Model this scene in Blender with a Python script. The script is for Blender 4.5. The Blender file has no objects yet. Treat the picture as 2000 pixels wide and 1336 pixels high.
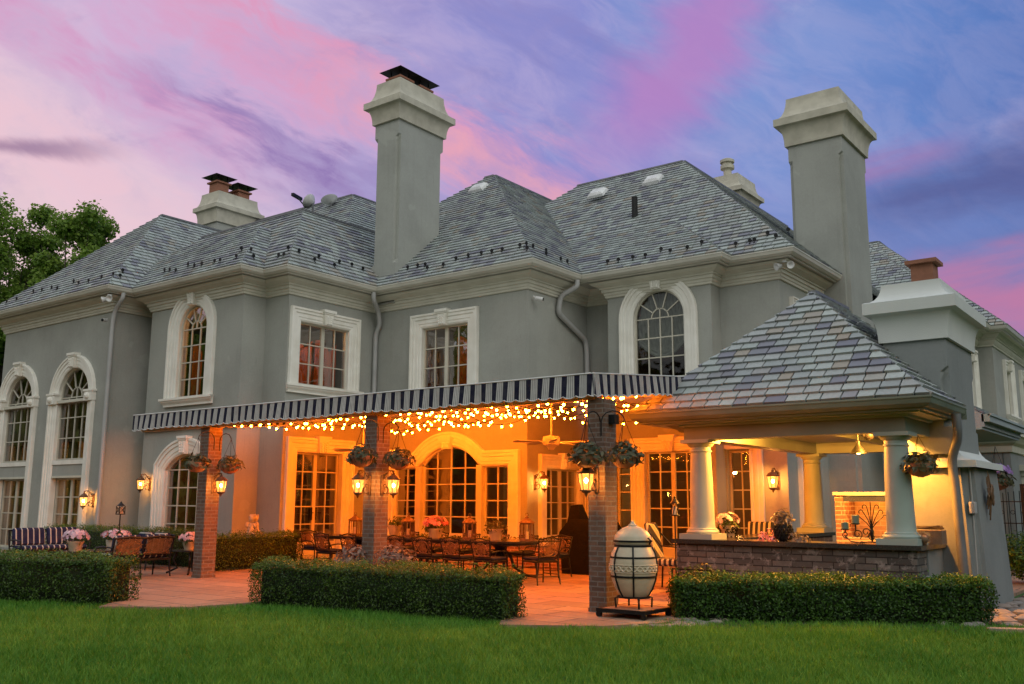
import bpy, bmesh, math, random
import numpy as np
from mathutils import Vector, Matrix, Euler
random.seed(7); np.random.seed(7)
R = math.radians
SC = bpy.context.scene; COL = SC.collection

# ------------------------------------------------------------------ camera
F_PX, TILT, YAW, ROLL, EYE = 1830.406, R(9.75742), R(37.01502), R(0.27634), 1.45
fw = Vector((-math.sin(YAW)*math.cos(TILT), math.cos(YAW)*math.cos(TILT), math.sin(TILT)))
r0 = Vector((math.cos(YAW), math.sin(YAW), 0)); u0_ = r0.cross(fw)
rt = math.cos(ROLL)*r0 + math.sin(ROLL)*u0_; up = -math.sin(ROLL)*r0 + math.cos(ROLL)*u0_
CAMPOS = Vector((0, 0, EYE))
cd = bpy.data.cameras.new('camera'); cam = bpy.data.objects.new('camera', cd); COL.objects.link(cam)
cd.sensor_width = 36; cd.lens = F_PX/2000*36; cd.clip_end = 2000; cd.clip_start = .1
M = Matrix((rt, up, -fw)).transposed().to_4x4(); M.translation = CAMPOS
cam.matrix_world = M; SC.camera = cam
def at(x, y, **k):
    "point seen at photo pixel (x, y) on the plane X=, Y= or Z="
    d = fw*F_PX + rt*(x-1000) - up*(y-668)
    (a, v), = k.items(); i = 'XYZ'.index(a)
    return CAMPOS + d*((v-CAMPOS[i])/d[i])

# ------------------------------------------------------------------ node helper
class E:
    "tiny expression wrapper round Math nodes"
    def __init__(s, nt, sock): s.nt, s.s = nt, sock
    def op(s, o, *others, clamp=False):
        n = s.nt.nodes.new('ShaderNodeMath'); n.operation = o; n.use_clamp = clamp
        for i, x in enumerate((s,)+others):
            if isinstance(x, E): s.nt.links.new(x.s, n.inputs[i])
            else: n.inputs[i].default_value = x
        return E(s.nt, n.outputs[0])
    def __add__(s, o): return s.op('ADD', o)
    __radd__ = __add__
    def __sub__(s, o): return s.op('SUBTRACT', o)
    def __rsub__(s, o): return (s*-1)+o
    def __mul__(s, o): return s.op('MULTIPLY', o)
    __rmul__ = __mul__
    def __truediv__(s, o): return s.op('DIVIDE', o)
    def gt(s, o): return s.op('GREATER_THAN', o)
    def abs(s): return s.op('ABSOLUTE')
    def fract(s): return s.op('FRACT')
    def smooth(s, a, b):
        n = s.nt.nodes.new('ShaderNodeMapRange'); n.interpolation_type = 'SMOOTHSTEP'
        n.inputs['From Min'].default_value = a; n.inputs['From Max'].default_value = b
        s.nt.links.new(s.s, n.inputs['Value']); return E(s.nt, n.outputs[0])
def setin(nt, sock, v):
    if isinstance(v, E): nt.links.new(v.s, sock)
    elif hasattr(v, 'is_linked'): nt.links.new(v, sock)
    else: sock.default_value = v
def vec(nt, x, y, z=0):
    n = nt.nodes.new('ShaderNodeCombineXYZ')
    for i, v in enumerate((x, y, z)): setin(nt, n.inputs[i], v)
    return n.outputs[0]
def noise(nt, v, scale, detail=4, rough=.55, dist=0):
    n = nt.nodes.new('ShaderNodeTexNoise'); setin(nt, n.inputs['Vector'], v)
    n.inputs['Scale'].default_value = scale; n.inputs['Detail'].default_value = detail
    n.inputs['Roughness'].default_value = rough; n.inputs['Distortion'].default_value = dist
    return E(nt, n.outputs[0])
def mixc(nt, f, a, b, mode='MIX'):
    n = nt.nodes.new('ShaderNodeMix'); n.data_type = 'RGBA'; n.blend_type = mode
    setin(nt, n.inputs[0], f)
    for s, v in ((n.inputs[6], a), (n.inputs[7], b)):
        if isinstance(v, tuple): s.default_value = (*v[:3], 1)
        else: setin(nt, s, v)
    return n.outputs[2]
def lin(r, g, b):
    return tuple(((c/255)/12.92 if c <= 10 else ((c/255+.055)/1.055)**2.4) for c in (r, g, b))

# ------------------------------------------------------------------ world: dusk sky with pink cloud streaks
W = bpy.data.worlds.new('World'); SC.world = W; W.use_nodes = True
nt = W.node_tree; nt.nodes.clear()
def build_sky():
    tc = nt.nodes.new('ShaderNodeTexCoord')
    mp = nt.nodes.new('ShaderNodeMapping'); mp.inputs['Rotation'].default_value = (0, 0, -YAW)
    nt.links.new(tc.outputs['Generated'], mp.inputs['Vector'])
    sp = nt.nodes.new('ShaderNodeSeparateXYZ'); nt.links.new(mp.outputs[0], sp.inputs[0])
    x, y, z = (E(nt, sp.outputs[i]) for i in range(3))
    yy = y.op('MAXIMUM', .15)
    U, V = x/yy, z/yy
    a = R(29)
    t = U*math.cos(a) - V*math.sin(a); n = U*math.sin(a) + V*math.cos(a)
    wob = noise(nt, vec(nt, U, V, 3.1), 3.2, 4) - .5
    n2 = n + wob*.07; t2 = t + wob*.2
    big = noise(nt, vec(nt, t*1.6, n2*4.2, 8.2), 2.0, 6, .55, .2)
    fine = noise(nt, vec(nt, t*2.4, n2*9, 1.7), 2.6, 7, .62, .25)
    soft = noise(nt, vec(nt, U*2.4, V*4.2, 6.3), 2.0, 6, .6, .3)
    flat = noise(nt, vec(nt, U*1.6, V*6-U*1.3, 4.4), 2.2, 6, .58, .3)
    wisp = noise(nt, vec(nt, t*4.2+wob*.8, n2*8.5, 5.5), 2.4, 8, .64, .5).smooth(.34, .66)
    r = nt.nodes.new('ShaderNodeValToRGB'); cr = r.color_ramp
    setin(nt, r.inputs[0], U*.72 + .5 + (big-.5)*.30 + (fine-.5)*.12 + (V-.42)*.12)
    cr.elements[0].position = .06; cr.elements[0].color = (*lin(222, 194, 214), 1)
    cr.elements[1].position = .95; cr.elements[1].color = (*lin(88, 120, 184), 1)
    for p, c in ((.26, (196, 180, 214)), (.44, (160, 150, 202)), (.56, (136, 140, 202)), (.70, (122, 146, 204)), (.82, (104, 134, 196))): e = cr.elements.new(p); e.color = (*lin(*c), 1)
    c = r.outputs[0]
    # the low sky: peach to the left, dusky violet to the right
    k = (U*-1.1 - V*2.2 + .50 + (fine-.5)*.35 + (big-.5)*.2).smooth(-.12, .5)
    c = mixc(nt, k*.95, c, lin(242, 208, 208))
    k = (.36-V).smooth(-.02, .16)*U.smooth(.05, .35)
    c = mixc(nt, k*.7, c, lin(118, 118, 168))
    # pale thin veil and violet smudges
    c = mixc(nt, soft.smooth(.50, .78)*.35, c, lin(206, 186, 214))
    c = mixc(nt, (soft+(flat-.5)*.5+(U+.1).abs()*-.35).smooth(.46, .68)*.45, c, lin(132, 118, 176))
    c = mixc(nt, wisp*V.smooth(.2, .4)*(.20-U*.18), c, lin(224, 196, 218)); c = mixc(nt, (1-wisp)*(soft).smooth(.35, .7)*.20, c, lin(112, 110, 172))
    # rosy streaks running down to the right
    def streak(c, n0, up, dn, ta, tb, col, amt, rag=.17):
        d = n2 - n0 + (fine-.5)*rag + (big-.5)*.06
        k = (1-d.smooth(0, up)) * (1-(d*-1).smooth(0, dn)) * t2.smooth(ta-.16, ta+.1) * (1-t2.smooth(tb-.1, tb+.14)) * (.55+.75*wisp)
        return mixc(nt, k*amt, c, lin(*col))
    c = streak(c, .075, .10, .10, -.95, -.42, (236, 194, 204), .6)
    c = streak(c, .205, .05, .09, -1.0, -.45, (212, 156, 194), .75)
    c = streak(c, .285, .05, .08, -.75, -.36, (212, 164, 202), .6)
    c = streak(c, .23, .04, .05, -.52, -.28, (140, 114, 172), .75)
    c = streak(c, .485, .05, .05, -.38, -.05, (112, 112, 180), .4)
    c = streak(c, .340, .045, .10, -.62, -.12, (222, 152, 186), .8)
    c = streak(c, .325, .03, .06, -.34, -.08, (238, 168, 176), .55)
    d = (U - .132 - (V-.393)*.62).abs() + (fine-.5)*.10 + (soft-.5)*.10
    k = (1-d.smooth(.0, .10)) * V.smooth(.33, .46)
    c = mixc(nt, k*.8, c, lin(184, 128, 190))
    # slate-violet bank and pink low at the right
    d = (V - .345 - (U-.485)*.22).abs() + (flat-.5)*.12
    k = (1-d.smooth(.0, .075)) * U.smooth(.30, .46)
    c = mixc(nt, k*.85, c, lin(88, 90, 142))
    d = (V - .375 - (U-.42)*.3).abs() + (flat-.5)*.10
    k = (1-d.smooth(.0, .04)) * U.smooth(.30, .40)*(1-U.smooth(.44, .54))
    c = mixc(nt, k*.6, c, lin(168, 118, 168))
    d = (V - .225).abs() + (flat-.5)*.16
    k = (1-d.smooth(.0, .075)) * U.smooth(.34, .50)
    c = mixc(nt, k*.9, c, lin(192, 122, 160))
    # grey-violet wisp low at the left
    d = (V - .392 + (U+.575)*.05).abs() + (fine-.5)*.03
    k = (1-d.smooth(.0, .016)) * (1-U.smooth(-.54, -.40))
    c = mixc(nt, k*.75, c, lin(146, 112, 146))
    c = mixc(nt, 1.0, c, (.90, .93, .95), 'MULTIPLY')
    # unseen sky behind the viewer, brightened to light the facade and lawn
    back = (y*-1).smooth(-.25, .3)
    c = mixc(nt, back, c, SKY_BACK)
    c = mixc(nt, z.smooth(.6, .9), c, SKY_TOP)
    bg = nt.nodes.new('ShaderNodeBackground'); nt.links.new(c, bg.inputs[0]); bg.inputs[1].default_value = 1.0
    o = nt.nodes.new('ShaderNodeOutputWorld'); nt.links.new(bg.outputs[0], o.inputs[0])
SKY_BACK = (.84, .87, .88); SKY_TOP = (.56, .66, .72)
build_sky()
sl = bpy.data.lights.new('sun', 'SUN'); sl.energy = .5; sl.angle = R(40); sl.color = (1, .93, .86)
sun = bpy.data.objects.new('sun', sl); COL.objects.link(sun); sun.rotation_euler = (R(52), 0, R(62))
vs = SC.view_settings; SC.display_settings.display_device = 'sRGB'
vs.view_transform = 'Standard'; vs.look = 'None'; vs.exposure = .15; vs.gamma = 1; vs.use_curve_mapping = False
cy = SC.cycles
cy.use_denoising = True; cy.max_bounces = 6; cy.diffuse_bounces = 3; cy.glossy_bounces = 3; cy.transparent_max_bounces = 12
cy.sample_clamp_indirect = 6; cy.caustics_reflective = False; cy.caustics_refractive = False

# ------------------------------------------------------------------ materials
def new_mat(name):
    m = bpy.data.materials.new(name); m.use_nodes = True
    t = m.node_tree; b = t.nodes['Principled BSDF']
    return m, t, b
def obco(t):
    n = t.nodes.new('ShaderNodeTexCoord'); return n.outputs['Object'], n.outputs['Normal']
def add_bump(t, b, h, strength, dist):
    n = t.nodes.new('ShaderNodeBump'); n.inputs['Strength'].default_value = strength; n.inputs['Distance'].default_value = dist
    setin(t, n.inputs['Height'], h); t.links.new(n.outputs[0], b.inputs['Normal']); return n
def mat(name, col, rough=.7, metal=0, var=.12, vs=3, bump=0, bs=60, spec=.4, col2=None, bd=.01):
    m, t, b = new_mat(name); co, _ = obco(t)
    n = noise(t, co, vs, 5)
    c2 = col2 or tuple(c*(1-2*var) for c in col)
    c = mixc(t, n.smooth(.3, .75), col, c2)
    t.links.new(c, b.inputs['Base Color'])
    b.inputs['Roughness'].default_value = rough; b.inputs['Metallic'].default_value = metal
    b.inputs['Specular IOR Level'].default_value = spec
    if bump: add_bump(t, b, noise(t, co, bs, 3), bump, bd)
    return m
def boxuv(t):
    "u, v of an axis aligned surface"
    co, nn = obco(t)
    s = t.nodes.new('ShaderNodeSeparateXYZ'); t.links.new(co, s.inputs[0])
    q = t.nodes.new('ShaderNodeSeparateXYZ'); t.links.new(nn, q.inputs[0])
    x, y, z = (E(t, s.outputs[i]) for i in range(3))
    k = E(t, q.outputs[0]).abs().gt(.5); kz = E(t, q.outputs[2]).abs().gt(.7)
    u = x*(1-k) + y*k
    v = z*(1-kz) + y*kz
    return u, v, x, y, z, co
def brick_mat(name, c1, c2, mortar, bw, bh, ms=.008, rough=.85, off=.5, ssc=5, sth=(.56, .70), stain=None, flat=False, bump=.6):
    m, t, b = new_mat(name); u, v, x, y, z, co = boxuv(t)
    n = t.nodes.new('ShaderNodeTexBrick')
    w = noise(t, co, 9, 3) - .5
    setin(t, n.inputs['Vector'], vec(t, (x if flat else u)+w*.006, (y if flat else v)+w*.008))
    n.offset = off; n.inputs['Scale'].default_value = 1
    n.inputs['Color1'].default_value = (*c1, 1); n.inputs['Color2'].default_value = (*c2, 1); n.inputs['Mortar'].default_value = (*mortar, 1)
    n.inputs['Mortar Size'].default_value = ms; n.inputs['Mortar Smooth'].default_value = .15; n.inputs['Bias'].default_value = -.1
    n.inputs['Brick Width'].default_value = bw; n.inputs['Row Height'].default_value = bh
    c = mixc(t, noise(t, co, 14, 5).smooth(.3, .75)*.45, n.outputs[0], tuple(q*.55 for q in c1))
    if stain: c = mixc(t, noise(t, co, ssc, 6, .7).smooth(*sth)*.7, c, stain)
    t.links.new(c, b.inputs['Base Color']); b.inputs['Roughness'].default_value = rough
    h = (1-E(t, n.outputs['Fac'])) + noise(t, co, 40, 4)*.35
    add_bump(t, b, h, bump, .012)
    return m
def emit(name, col, s):
    m, t, b = new_mat(name); b.inputs['Base Color'].default_value = (*col, 1)
    b.inputs['Emission Color'].default_value = (*col, 1); b.inputs['Emission Strength'].default_value = s
    return m
def leaf_mat(name, c1, c2, rough=.45, trans=.25):
    m, t, b = new_mat(name)
    a = t.nodes.new('ShaderNodeAttribute'); a.attribute_name = 'rnd'
    co, _ = obco(t)
    c = mixc(t, E(t, a.outputs['Fac']), c1, c2)
    t.links.new(c, b.inputs['Base Color']); b.inputs['Roughness'].default_value = rough
    b.inputs['Specular IOR Level'].default_value = .35
    tr = t.nodes.new('ShaderNodeBsdfTranslucent'); t.links.new(c, tr.inputs[0])
    mx = t.nodes.new('ShaderNodeMixShader'); mx.inputs[0].default_value = trans
    t.links.new(b.outputs[0], mx.inputs[1]); t.links.new(tr.outputs[0], mx.inputs[2])
    t.links.new(mx.outputs[0], t.nodes['Material Output'].inputs[0])
    return m
def glass_mat(name, tint=(.8, .83, .82), refl=.22):
    m, t, b = new_mat(name); t.nodes.remove(b)
    tr = t.nodes.new('ShaderNodeBsdfTransparent'); tr.inputs[0].default_value = (*tint, 1)
    gl = t.nodes.new('ShaderNodeBsdfGlossy'); gl.inputs['Roughness'].default_value = .03
    gl.inputs[0].default_value = (.9, .9, .9, 1)
    co, _ = obco(t)
    bp = t.nodes.new('ShaderNodeBump'); bp.inputs['Strength'].default_value = .12; bp.inputs['Distance'].default_value = .05
    setin(t, bp.inputs['Height'], noise(t, co, 1.6, 2)); t.links.new(bp.outputs[0], gl.inputs['Normal'])
    lw = t.nodes.new('ShaderNodeLayerWeight'); lw.inputs[0].default_value = .35
    f = E(t, lw.outputs['Fresnel'])*.22 + refl*.08
    mx = t.nodes.new('ShaderNodeMixShader'); setin(t, mx.inputs[0], f)
    t.links.new(tr.outputs[0], mx.inputs[1]); t.links.new(gl.outputs[0], mx.inputs[2])
    t.links.new(mx.outputs[0], t.nodes['Material Output'].inputs[0])
    return m
def slate_mat():
    m, t, b = new_mat('slate'); co, _ = obco(t)
    a = t.nodes.new('ShaderNodeAttribute'); a.attribute_name = 'rnd'
    r = t.nodes.new('ShaderNodeValToRGB'); t.links.new(a.outputs['Fac'], r.inputs[0])
    cr = r.color_ramp; cr.interpolation = 'LINEAR'
    stops = [(0, (.345, .385, .365)), (.2, (.42, .455, .425)), (.38, (.29, .315, .315)), (.55, (.385, .405, .39)), (.68, (.32, .335, .325)), (.78, (.18, .18, .225)), (.88, (.25, .25, .285)), (.95, (.36, .35, .31)), (1, (.33, .285, .23))]
    cr.elements[0].position = 0; cr.elements[0].color = (*stops[0][1], 1)
    cr.elements[1].position = 1; cr.elements[1].color = (*stops[-1][1], 1)
    for p, c in stops[1:-1]: e = cr.elements.new(p); e.color = (*c, 1)
    n = noise(t, co, 22, 6, .65); big = noise(t, co, .55, 4)
    c = mixc(t, n.smooth(.35, .75)*.35, r.outputs[0], (.17, .18, .18))
    c = mixc(t, big.smooth(.52, .72)*.35, c, (.2, .19, .165))
    c = mixc(t, E(t, a.outputs['Fac']).gt(1.5), c, (.028, .028, .027))
    t.links.new(c, b.inputs['Base Color']); b.inputs['Roughness'].default_value = .62; b.inputs['Specular IOR Level'].default_value = .25
    add_bump(t, b, n, .35, .01)
    return m
def stucco(name, c, c2):
    m, t, b = new_mat(name); co, _ = obco(t)
    big = noise(t, co, .7, 5, .6); fin = noise(t, co, 24, 4, .7)
    s = t.nodes.new('ShaderNodeSeparateXYZ'); t.links.new(co, s.inputs[0])
    x, y, z = (E(t, s.outputs[i]) for i in range(3))
    streak = noise(t, vec(t, (x+y)*5, (x-y)*5, z*.35), 1.4, 4)
    k = big.smooth(.35, .7)*.6 + fin.smooth(.3, .8)*.35 + streak.smooth(.5, .8)*.22
    cc = mixc(t, k, c, c2)
    cc = mixc(t, noise(t, co, 1.3, 3, .5).smooth(.66, .70)*.22, cc, tuple(min(1, q*1.35) for q in c))
    cc = mixc(t, noise(t, vec(t, (x+y)*3, (x-y)*3, z*.5), 2.2, 6, .7).smooth(.62, .72)*.28, cc, tuple(q*.55 for q in c))
    t.links.new(cc, b.inputs['Base Color'])
    b.inputs['Roughness'].default_value = .9; b.inputs['Specular IOR Level'].default_value = .2
    add_bump(t, b, noise(t, co, 90, 4, .7), .35, .01)
    return m
MT = {}
MT['stucco'] = stucco('stucco', (.37, .375, .335), (.285, .29, .258))
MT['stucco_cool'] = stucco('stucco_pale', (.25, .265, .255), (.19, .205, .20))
MT['limestone'] = mat('cast stone trim', (.60, .58, .48), .8, var=.08, vs=2.2, bump=.2, bs=50, col2=(.52, .50, .41))
MT['trim'] = mat('pale window stone', (.82, .80, .72), .8, var=.06, vs=2.6, bump=.2, bs=50, col2=(.72, .69, .60))
MT['shaded_eave'] = mat('shaded pavilion eave paint', (.19, .22, .17), .5, vs=1.5, col2=(.14, .165, .125))  # green-grey paint darkened to carry the shade of the weakly lit eaves
MT['soffit'] = mat('shaded soffit paint', (.40, .39, .34), .6, vs=1.5, col2=(.33, .32, .275))  # gutter paint darkened, the shade under the eaves put into the colour
MT['capstone'] = mat('weathered cap stucco', (.52, .49, .39), .85, vs=2.5, bump=.25, bs=60, col2=(.38, .355, .28))
MT['whitecap'] = mat('pale cap stucco', (.60, .62, .58), .85, vs=2.0, bump=.25, bs=60, col2=(.56, .58, .55))
MT['gutter'] = mat('painted gutter', (.60, .58, .50), .45, vs=1.5, col2=(.50, .48, .41))
MT['pipe'] = mat('painted downspout', (.40, .40, .385), .45, vs=2, col2=(.33, .33, .32))
MT['sash'] = mat('painted sash', (.58, .55, .45), .5, vs=2, col2=(.5, .47, .38))
MT['whitepaint'] = mat('white paint', (.32, .38, .335), .5, vs=1.5, col2=(.27, .32, .28))
MT['slate'] = slate_mat()
MT['lead'] = mat('lead flashing', (.19, .195, .2), .5, .3)
MT['black'] = mat('black iron', (.018, .018, .018), .45, .5, var=.2, vs=20, bump=.15, bs=120)
MT['bronze'] = mat('bronzed aluminium', (.20, .11, .055), .5, .3, var=.25, vs=20)
MT['copper'] = mat('terracotta flue', (.30, .13, .075), .8, vs=9, bump=.2)
MT['terra'] = mat('terracotta pot', (.42, .20, .11), .8, vs=9, bump=.15, col2=(.33, .15, .08))
MT['pillar'] = brick_mat('pillar brick', (.18, .098, .06), (.095, .057, .04), (.20, .175, .145), .215, .0675, .009, stain=(.16, .135, .11))
MT['darkbrick'] = brick_mat('dark counter brick', (.06, .057, .05), (.16, .15, .13), (.018, .017, .016), .30, .092, .009, ssc=7, sth=(.52, .66), stain=(.30, .285, .26))
MT['firebrick'] = brick_mat('fire brick', (.50, .33, .21), (.42, .26, .16), (.58, .45, .33), .23, .075, .007)
MT['redbrick'] = brick_mat('red brick', (.30, .13, .08), (.22, .09, .06), (.45, .38, .31), .21, .068, .008)
MT['flag'] = brick_mat('flagstone', (.34, .22, .14), (.21, .14, .095), (.075, .06, .05), .92, .55, .017, .75, .37, stain=(.42, .30, .22), flat=True, bump=.25)
MT['granite'] = mat('dark granite', (.05, .045, .042), .18, vs=60, var=.3, spec=.6, col2=(.015, .014, .014))
MT['glass'] = glass_mat('window glass', (.60, .60, .57))
MT['clear'] = glass_mat('clear glass', (.93, .93, .9), .15)
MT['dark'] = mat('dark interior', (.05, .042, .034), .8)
MT['room'] = mat('warm room wall', (.17, .115, .07), .85, vs=1)
MT['curtain'] = mat('rust curtain', (.48, .12, .035), .8, vs=2.5, col2=(.26, .055, .02))
MT['drape'] = leaf_mat('rust drape', (.40, .105, .02), (.40, .105, .02), .85, .6)
MT['shade'] = mat('pale roman shade', (.34, .37, .33), .8, vs=6, col2=(.24, .27, .24))
MT['tan'] = mat('tan curtain', (.26, .17, .10), .8, vs=6, col2=(.17, .11, .06))
MT['bulb'] = emit('warm bulb', (1, .17, .007), 540)
def lamp_glass():
    m, t, b = new_mat('lit lamp glass'); t.nodes.remove(b)
    e = t.nodes.new('ShaderNodeEmission'); e.inputs[0].default_value = (1, .42, .08, 1); e.inputs[1].default_value = .8
    tr = t.nodes.new('ShaderNodeBsdfTransparent'); tr.inputs[0].default_value = (.88, .86, .8, 1)
    a = t.nodes.new('ShaderNodeAddShader'); t.links.new(e.outputs[0], a.inputs[0]); t.links.new(tr.outputs[0], a.inputs[1])
    t.links.new(a.outputs[0], t.nodes['Material Output'].inputs[0]); return m
MT['lampglass'] = lamp_glass()
MT['flame'] = emit('lantern flame bulb', (1, .37, .065), 620)
MT['hoodlamp'] = emit('barbecue lamp', (1, .36, .05), 34)
MT['lampbulb'] = emit('pendant bulb', (1, .38, .05), 90)
MT['roombulb'] = emit('chandelier bulb', (1, .40, .09), 380)
MT['navy'] = mat('navy fabric', (.016, .018, .04), .9, vs=40)
MT['ceramic'] = mat('glazed beige ceramic', (.56, .47, .33), .38, vs=5, col2=(.46, .37, .25), bump=.1, bs=30)
MT['cream'] = mat('cream glazed pot', (.60, .50, .34), .5, vs=5)
MT['stone'] = mat('carved stone', (.56, .50, .40), .85, vs=8, bump=.25)
MT['soil'] = mat('soil', (.045, .035, .025), .95, vs=8, bump=.5, bs=30)
MT['bark'] = mat('bark', (.07, .055, .04), .9, vs=12, bump=.6, bs=25)
MT['cover'] = mat('black vinyl cover', (.007, .007, .007), .85, spec=.12, vs=5, bump=.4, bs=6, bd=.05)
MT['fan'] = mat('ivory fan', (.55, .5, .38), .5)
MT['white'] = mat('white plastic', (.72, .72, .70), .45)
MT['steel'] = mat('stainless steel', (.55, .55, .54), .25, .95)
MT['red'] = mat('red enamel', (.55, .035, .015), .35)
MT['green_candle'] = mat('sage candle', (.17, .22, .16), .6)
MT['wood'] = mat('firewood', (.20, .12, .07), .85, vs=14, bump=.3)
MT['pebble'] = mat('river stone', (.22, .20, .185), .7, vs=1.2, col2=(.30, .22, .17))
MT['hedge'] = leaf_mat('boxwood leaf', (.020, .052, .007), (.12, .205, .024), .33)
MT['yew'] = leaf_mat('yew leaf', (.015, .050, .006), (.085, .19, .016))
MT['tree'] = leaf_mat('maple leaf', (.10, .20, .025), (.30, .42, .07), .45, .55)
MT['grass'] = leaf_mat('grass blade', (.05, .19, .014), (.20, .40, .045), .6, .35)
MT['darkleaf'] = leaf_mat('dark bronze leaf', (.035, .055, .022), (.13, .12, .06))
MT['begonia'] = leaf_mat('silver leaf', (.10, .085, .075), (.30, .26, .22))
MT['potleaf'] = leaf_mat('pot foliage', (.03, .06, .015), (.08, .12, .03))
MT['pink'] = leaf_mat('pink petal', (.62, .16, .24), (.80, .42, .50))
MT['palepink'] = leaf_mat('pale petal', (.62, .40, .50), (.80, .68, .74))
MT['purple'] = leaf_mat('violet petal', (.30, .16, .48), (.48, .30, .62))
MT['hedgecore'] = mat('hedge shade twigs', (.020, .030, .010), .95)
def lawn_mat():
    m, t, b = new_mat('lawn'); co, _ = obco(t)
    k = noise(t, co, .9, 4).smooth(.3, .7)*.6 + noise(t, co, 30, 4).smooth(.3, .7)*.4
    t.links.new(mixc(t, k, (.03, .085, .008), (.06, .13, .014)), b.inputs['Base Color'])
    b.inputs['Roughness'].default_value = .9; add_bump(t, b, noise(t, co, 60, 3), .8, .03)
    return m
MT['lawn'] = lawn_mat()
def stripe_mat(name, period, navy_frac, navy, light, line, nline, axis=None):
    m, t, b = new_mat(name); u, v, x, y, z, co = boxuv(t)
    uu = {'x': x, 'y': y, None: u}[axis]
    f = (uu/period + 200.25).fract()
    g = ((f-navy_frac)*(nline/(1-navy_frac))).fract()
    c = mixc(t, g.gt(.72), light, line)
    c = mixc(t, f.gt(navy_frac), navy, c)
    c = mixc(t, noise(t, co, 7, 4).smooth(.35, .75)*.25, c, (.10, .10, .10))
    t.links.new(c, b.inputs['Base Color']); b.inputs['Roughness'].default_value = .9
    b.inputs['Specular IOR Level'].default_value = .15
    return m
MT['awning'] = stripe_mat('awning canvas', .212, .42, (.012, .012, .030), (.52, .50, .47), (.13, .125, .13), 4)
MT['cushion'] = stripe_mat('striped cushion', .13, .80, (.018, .020, .055), (.48, .46, .40), (.48, .46, .40), 1, 'y')
MT['cushionx'] = stripe_mat('striped chair cushion', .09, .55, (.03, .03, .05), (.55, .48, .36), (.3, .22, .15), 2, 'x')
def canopy_mat():
    m, t, b = new_mat('canopy underside'); b.inputs['Base Color'].default_value = (.42, .39, .33, 1); b.inputs['Roughness'].default_value = .9
    return m
MT['canopy'] = canopy_mat()
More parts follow.
